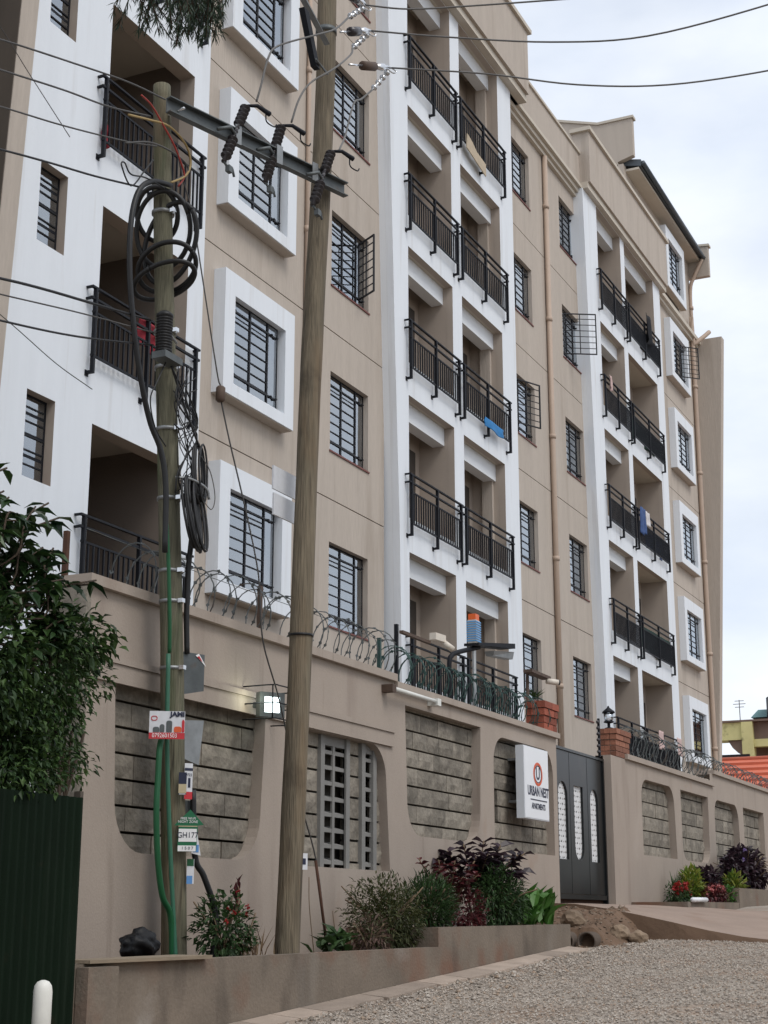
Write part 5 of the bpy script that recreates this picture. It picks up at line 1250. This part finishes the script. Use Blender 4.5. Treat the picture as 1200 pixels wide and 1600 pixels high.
b.tube(bez([(5.0, 6.3, 5.6), (6.2, 6.2, 6.9), (7.6, 6.05, 7.28), (9.6, 6.0, 7.38)], 6), [.09 - .0042 * i for i in range(19)], 7)
b.tube([(4.9, 6.4, -1.5), (5.0, 6.3, 3.0), (5.0, 6.3, 5.6), (5.1, 6.2, 9.0)], [.2, .17, .14, .09], 10); b.build('trunk', 'bark', ft)

# planting in the low planter
rr = random.Random(34)
def simple(name, label, base, h, rx, ry, n, L_, W, m_, nst=8, cat='plant', flowers=None, inner=.3, droop=.1, stemmat='dry_stem', blobs=None):
    b = MB(); x, y, z = base
    cloud(b, blobs or [(x, y, z + h * .52, rx, ry, h * .5), (x + rx * .3, y, z + h * .35, rx * .8, ry * .8, h * .35)], n, L_, W, rr, inner, droop)
    parts = [('foliage', b, m_)]
    if flowers:
        fm, fn, fs = flowers
        for k in range(fn):
            fb = MB(); a = rr.uniform(0, 6.28); q = rr.random() ** .5; p = Vector((x + rx * q * math.cos(a), y - abs(ry * q * math.sin(a)) * .9, z + h * rr.uniform(.55, 1.02)))
            for s_ in range(9):
                d = Vector((rr.gauss(0, 1), rr.gauss(0, 1), rr.gauss(.3, 1))); leaf(fb, p, d, fs, fs * .8, rr)
            parts.append(('flower', fb, fm))
    return plant(name, label, cat, parts, [(p, .008) for p in fan(base, nst, h * .9, rx * .8, rr)], stemmat)
Z1, Z2, Z3, Z4 = -.42, -.18, .22, .54
simple('rose_bush', 'leafy bush with small red flowers between the two poles', (13.05, 7.85, Z1), .66, .40, .28, 900, .075, .04, 'leaf_green', flowers=('petal_red', 8, .035))
b = MB()
for k in range(60):
    x = 13.45 + rr.uniform(-.2, .22); y = 7.8 + rr.uniform(-.2, .2); leaf(b, Vector((x, y, Z1)), Vector((rr.uniform(-.5, .5), rr.uniform(-.4, .4), 1)), rr.uniform(.2, .42), .014, rr)
plant('dry_weeds', 'withered brown weeds left of the thick pole', 'plant', [('blades', b, 'dry_grass')], [([(13.25, 7.75, Z1), (13.38, 7.75, -.15), (13.5, 7.75, .05)], .008)])
b = MB(); fb = MB()
for k in range(34):
    a = rr.uniform(0, 6.28); leaf(b, Vector((15.15 + rr.uniform(-.25, .25), 7.75 + rr.uniform(-.15, .15), Z1 + rr.uniform(.02, .2))), Vector((math.cos(a), math.sin(a), rr.uniform(.4, 1.4))), rr.uniform(.16, .30), .10, rr)
plant('broadleaf_plant', 'low bright green broad-leaved plant at the foot of the stay wire', 'plant', [('foliage', b, 'leaf_green')], [([(14.85, 7.8, Z1), (14.72, 7.8, .1), (14.70, 7.8, .42)], .005), ([(15.5, 7.85, Z1), (15.4, 7.85, -.1), (15.35, 7.85, .08)], .005)])
simple('olive_bush', 'rounded olive green bush in front of the joint of the two planters', (16.45, 7.75, Z1), .88, .70, .42, 3600, .075, .026, 'leaf_olive', 14, inner=.1)
simple('dusty_pink_plant', 'dusty reddish plant at the lower left of the olive bush', (15.80, 7.62, Z1), .42, .30, .2, 420, .09, .03, 'leaf_dusty', 6)
simple('light_green_shrub', 'fine light green shrub at the left end of the tall planter', (17.65, 7.72, Z2), .66, .42, .3, 2200, .12, .020, 'leaf_green', 14, droop=-.5)
b = MB(); sts = fan((18.45, 7.8, Z2), 15, .90, .55, rr)
for p in sts: leaves_along(b, p, 17, .12, .085, rr, droop=.6)
cloud(b, [(18.6, 7.65, Z2 + .25, .45, .25, .3)], 420, .08, .05, rr, .3)
plant('coleus', 'maroon ruffled coleus left of the purple shrub in the tall planter', 'plant', [('foliage', b, 'leaf_maroon')], [(p, .008) for p in sts])
b = MB(); sts = fan((19.75, 7.95, Z2), 18, 1.24, .72, rr)
for p in sts: leaves_along(b, p, 20, .21, .13, rr, droop=.5, start=.35)
plant('purple_shrub', 'tallest dark purple-leaved shrub below the sign', 'shrub', [('foliage', b, 'leaf_purple')], [(p, .010) for p in sts])
simple('green_bush', 'feathery dark green bush in front of the purple shrub', (19.65, 7.55, Z2), .86, .70, .26, 3800, .09, .026, 'leaf_green', 14, inner=.15)
b = MB(); cloud(b, [(18.55, 7.5, Z2 + .12, .3, .12, .12)], 160, .08, .04, rr, .2); plant('red_leaf_clump', 'small red leaf clump at the rim of the tall planter', 'plant', [('foliage', b, 'leaf_maroon')])
b = MB()
for k in range(95):
    a = rr.uniform(0, 6.28); leaf(b, Vector((21.0 + rr.uniform(-.5, .5), 7.56 + rr.uniform(-.12, .15), Z2 + rr.uniform(.05, .34))), Vector((math.cos(a) * .6, math.sin(a) * .6, rr.uniform(.5, 1.6))), rr.uniform(.22, .40), .15, rr)
plant('canna', 'bright green broad-leaved clump at the right end of the tall planter', 'plant', [('foliage', b, 'leaf_bright')], [(p, .008) for p in fan((20.95, 7.7, Z2), 7, .5, .3, rr)])
b = MB()
for k in range(3): leaf(b, Vector((21.95, 7.85, -.15)), Vector((.6, -.1 + .1 * k, .7 - .2 * k)), .40, .10, rr)
plant('single_sprout', 'lone pointed leaf sprout beside the planter corner and the gate', 'plant', [('foliage', b, 'leaf_green')])
b = MB()
for k in range(14): 
    a = rr.uniform(0, 6.28); leaf(b, Vector((24.5, 8.72, 3.57)), Vector((math.cos(a), math.sin(a), rr.uniform(.6, 1.6))), .26, .035, rr)
plant('spiky_plant', 'spiky green plant on top of the red brick pillar', 'plant', [('foliage', b, 'leaf_green')])
b = MB()
for k in range(9): leaf(b, Vector((13.42, 7.9, .02 + .035 * k)), Vector((rr.uniform(-.35, .35), rr.uniform(-.3, .3), .8)), .13, .06, rr)
plant('maroon_stalk', 'single maroon leafy stalk standing above the rose bush', 'plant', [('foliage', b, 'leaf_maroon')], [([(13.35, 7.88, Z1), (13.38, 7.9, -.1), (13.42, 7.9, .3)], .008)])
# right-hand planters
simple('red_salvia', 'red flowering plant at the left end of the right-hand planter', (29.55, 7.75, Z3), .42, .48, .22, 700, .09, .035, 'leaf_green', 8, flowers=('petal_red', 30, .06))
b = MB()
for k in range(12): leaf(b, Vector((29.6, 7.8, Z3 + .2)), Vector((rr.uniform(-.3, .3), rr.uniform(-.3, .3), 1)), rr.uniform(.35, .6), .03, rr)
plant('grass_tuft', 'tall thin grass tuft standing in the red flowers', 'plant', [('blades', b, 'leaf_green')])
simple('croton', 'yellow green croton behind the pink flowers', (31.35, 7.95, Z3), .75, .42, .22, 700, .15, .05, 'leaf_croton', 8, droop=-.5)
simple('pink_begonia', 'pink and red begonia bed along the right-hand planter rim', (32.0, 7.65, Z3), .42, .75, .18, 1000, .09, .05, 'leaf_maroon', 8, flowers=('petal_pink', 42, .05))
simple('dark_coleus', 'dark leaved coleus behind the begonias', (32.75, 8.0, Z3), .78, .55, .25, 700, .14, .09, 'leaf_purple', 8)
simple('green_filler', 'bright green leaves between the dark coleus and the higher planter', (33.3, 7.68, Z3), .40, .42, .15, 420, .12, .06, 'leaf_bright', 6)
simple('tall_coleus', 'tall purple coleus mass in the higher planter at the right edge', (36.2, 7.95, Z4), .98, 1.55, .36, 2600, .16, .10, 'leaf_purple', 20, flowers=('petal_violet', 4, .07))
simple('croton', 'small yellow green croton at the left of the tall coleus', (34.35, 7.75, Z4 - .2), .62, .35, .2, 420, .15, .05, 'leaf_croton', 6, droop=-.5)

# ------------------------------------------------------------------ things on the balconies
def cloth(name, label, x0, x1, z0, z1, y, m_, cat='laundry', amp=.03, seed=1):
    b = MB(); n, m = 14, 10; vs = []
    for i in range(n + 1):
        for j in range(m + 1):
            f = i / n; x = x0 + (x1 - x0) * f; zz = z1 - (z1 - z0) * j / m * (1 - .12 * math.sin(f * 3.1 + seed) ** 2)
            vs.append((x + .02 * math.sin(j * .8 + seed), y + amp * math.sin(f * 9 + seed) * (.3 + j / m) - .01, zz))
    F = [(i * (m + 1) + j, (i + 1) * (m + 1) + j, (i + 1) * (m + 1) + j + 1, i * (m + 1) + j + 1) for i in range(n) for j in range(m)]
    b.add(vs, F, 0, True); o = b.build(name, m_); md = o.modifiers.new('thickness', 'SOLIDIFY'); md.thickness = .012
    return tag(o, label, cat)
cloth('towel', 'red towel over the middle railing of the white wing', 17.85, 18.3, J[1] + .65, J[1] + 1.14, 12.47, 'red_cloth')
cloth('towel', 'small red cloth low on the upper railing of the white wing', 16.72, 16.86, J[2] + .05, J[2] + .42, 12.46, 'red_cloth')
cloth('banner', 'bright blue cloth hanging under the third balcony railing', 31.45, 32.6, J[2] + .04, J[2] + .27, 12.26, 'blue_cloth', 'cloth', .015)
b = MB(); b.sheet([(30.58, 17.62), (31.80, 17.42), (31.80, 17.74), (31.2, 17.80), (30.95, 17.92), (30.62, 18.0)], [], 12.24, 12.265, XZ, True); tag(b.build('board', 'beige_board'), 'torn beige board behind the top right railing of the first balcony block', 'board')
cloth('jeans', 'dark blue jeans hung on the balcony railing of the far block', 44.3, 44.8, J[2] + .35, J[2] + 1.25, 12.24, 'denim', seed=2)
cloth('white_towel', 'white cloth hung beside the blue jeans on the far block', 44.85, 45.25, J[2] + .75, J[2] + 1.22, 12.23, 'white_cloth', seed=3)
cloth('blue_sheet', 'blue laundry filling the right half of the jeans railing', 45.4, 47.6, J[2] + .15, J[2] + .8, 12.45, 'denim', seed=4)
cloth('dark_sheet', 'dark cloth draped over the topmost far balcony railing', 46.0, 46.7, J[4] + .45, J[4] + 1.5, 12.25, 'dark_cloth', seed=5, amp=.06)
cloth('dark_netting', 'dark blue netting behind the topmost far railing', 44.5, 47.7, J[4] + .15, J[4] + .8, 12.42, 'dark_cloth', seed=6)
cloth('green_netting', 'green shade net behind the far railing two floors above the wall', 44.3, 47.75, J[1] + .1, J[1] + .95, 12.42, 'green_mesh', 'netting', seed=7)
cloth('green_netting', 'green shade net behind the lowest far railing', 42.0, 47.75, J[0] + .1, J[0] + .85, 12.42, 'green_mesh', 'netting', seed=8)
cloth('green_netting', 'dark green leafy netting on the fourth far railing', 44.3, 47.7, J[3] + .1, J[3] + .8, 12.42, 'green_mesh', 'netting', seed=12)
cloth('pink_towel', 'pink cloth over the left part of the lowest far railing', 45.2, 45.65, J[0] + .65, J[0] + 1.22, 12.22, 'pink_cloth', seed=9)
cloth('pink_towel', 'pale pink cloth at the right end of the lowest far railing', 47.3, 47.85, J[0] + .65, J[0] + 1.22, 12.22, 'pink_cloth', seed=10)
cloth('small_towel', 'small pale towel at the left end of the fourth far railing', 41.5, 41.75, J[3] + .75, J[3] + 1.22, 12.22, 'pink_cloth', seed=11)

# ------------------------------------------------------------------ houses beyond
hy = thing('distant_house', 'peeling yellow house with brown recesses far behind the wall', 'house')
XH = 75.0
def yz(y0, y1, z0, z1, m_, nm, d=.0, th=.5):
    b = MB(); b.box(XH + d, XH + d + th, y0, y1 + .62, z0, z1) if y0 < 5 else b.box(XH + d, XH + d + th, y0 + .62, y1 + .62, z0, z1); return b.build(nm, m_, hy)
yz(4, 16.0, 0, 7.0, 'house_brown', 'rear_wall', 1.2, 8); yz(4, 15.2, 7.002, 8.5, 'house_brown', 'upper_wall', .9, 8)
yz(15.12, 16.75, 8.36, 9.20, 'house_yellow', 'cantilever', -.1, 1.2); yz(14.98, 15.52, 4.0, 9.201, 'house_yellow', 'column', -.2, .6)
yz(4, 14.97, 8.0, 8.36, 'house_yellow', 'beam', -.05, .5); yz(4, 17.0, 9.21, 9.30, 'house_brown', 'roof_slab', -.2, 9)
yz(4, 14.97, 8.361, 9.205, 'house_brown', 'parapet', .1, .3)
for k in range(5): yz(12.9 - 1.9 * k, 13.05 - 1.9 * k, 6, 7.99, 'house_yellow', 'window_mullion', .2, .3)
b = MB(); b.sheet([(16.15, 8.35), (16.85, 8.35), (16.65, 8.0), (16.4, 7.75), (16.15, 7.6)], [], XH, XH + .5, YZ, True); b.build('bracket', 'house_brown', hy)
b = MB(); b.hexa([(XH + 1, 14.5, 9.31), (XH + 4, 14.5, 9.31), (XH + 4, 15.6, 9.31), (XH + 1, 15.6, 9.31), (XH + 1, 14.5, 9.5), (XH + 4, 14.5, 9.5), (XH + 4, 15.5, 9.5), (XH + 1, 15.5, 9.5)]); b.build('roof_hut', 'house_brown', hy)
b = MB(); b.hexa([(XH + .8, 14.3, 9.51), (XH + 4.2, 14.3, 9.51), (XH + 4.2, 15.85, 9.51), (XH + .8, 15.85, 9.51), (XH + 1.4, 14.5, 9.95), (XH + 4, 14.5, 9.95), (XH + 4, 15.6, 9.95), (XH + 1.4, 15.6, 9.95)]); b.build('hut_roof', 'roof_teal', hy)
b = MB(); b.lathe([(.9, 0), (1.0, .1), (1.0, 1.1), (.6, 1.35)], (XH + 1.0, 14.1, 9.31), n=16); tag(b.build('water_tank', 'tank_black'), 'black water tank on the roof of the yellow house', 'tank')
b = MB(); b.tube([(XH, 16.2, 9.3), (XH, 16.2, 10.3)], .02, 5)
for z, w in ((10.25, .22), (10.1, .3), (9.95, .22)): b.tube([(XH, 16.2 - w, z), (XH, 16.2 + w, z)], .015, 4)
tag(b.build('aerial', 'wire_grey'), 'thin television aerial on the yellow house', 'aerial')
ho = thing('distant_house', 'house with a bright orange tiled roof just behind the far wall', 'house')
b = MB(); b.box(61.3, 71, 2, 15.2, 0, 4.4); b.build('wall', 'house_yellow', ho)
for k in range(9):
    f0, f1 = k / 9, (k + 1) / 9; b = MB(); xa, xb = 60.8 + 5.4 * f0, 60.8 + 5.4 * f1; za, zb = 4.0 + 2.5 * f0, 4.0 + 2.5 * f1
    b.hexa([(xa, 1.6, za), (xb + .1, 1.6, zb - .03), (xb + .1, 15.5, zb - .03), (xa, 15.5, za), (xa, 1.6, za + .14), (xb + .1, 1.6, zb + .06), (xb + .1, 15.5, zb + .06), (xa, 15.5, za + .14)]); b.build('tile_course', 'roof_orange', ho)
b = MB(); b.hexa([(66.3, 1.6, 6.35), (71.6, 1.6, 4.0), (71.6, 15.5, 4.0), (66.3, 15.5, 6.35), (66.3, 1.6, 6.5), (71.6, 1.6, 4.15), (71.6, 15.5, 4.15), (66.3, 15.5, 6.5)]); b.build('rear_slope', 'roof_orange', ho)
b = MB(); b.tube([(66.25, 1.5, 6.55), (66.25, 15.55, 6.55)], .12, 8); b.build('ridge', 'roof_orange', ho)
bl = thing('balustrade', 'dark and white balustrade below the yellow house', 'balustrade')
for k in range(8):
    b = MB(); b.box(70.0, 70.1, 15.0 + k * .26, 15.1 + k * .26, 6.5, 7.05); b.build('baluster', 'white_smooth' if k % 2 else 'tank_black', bl)
b = MB(); b.box(69.98, 70.12, 14.8, 17.2, 7.051, 7.16); b.build('handrail', 'tank_black', bl)
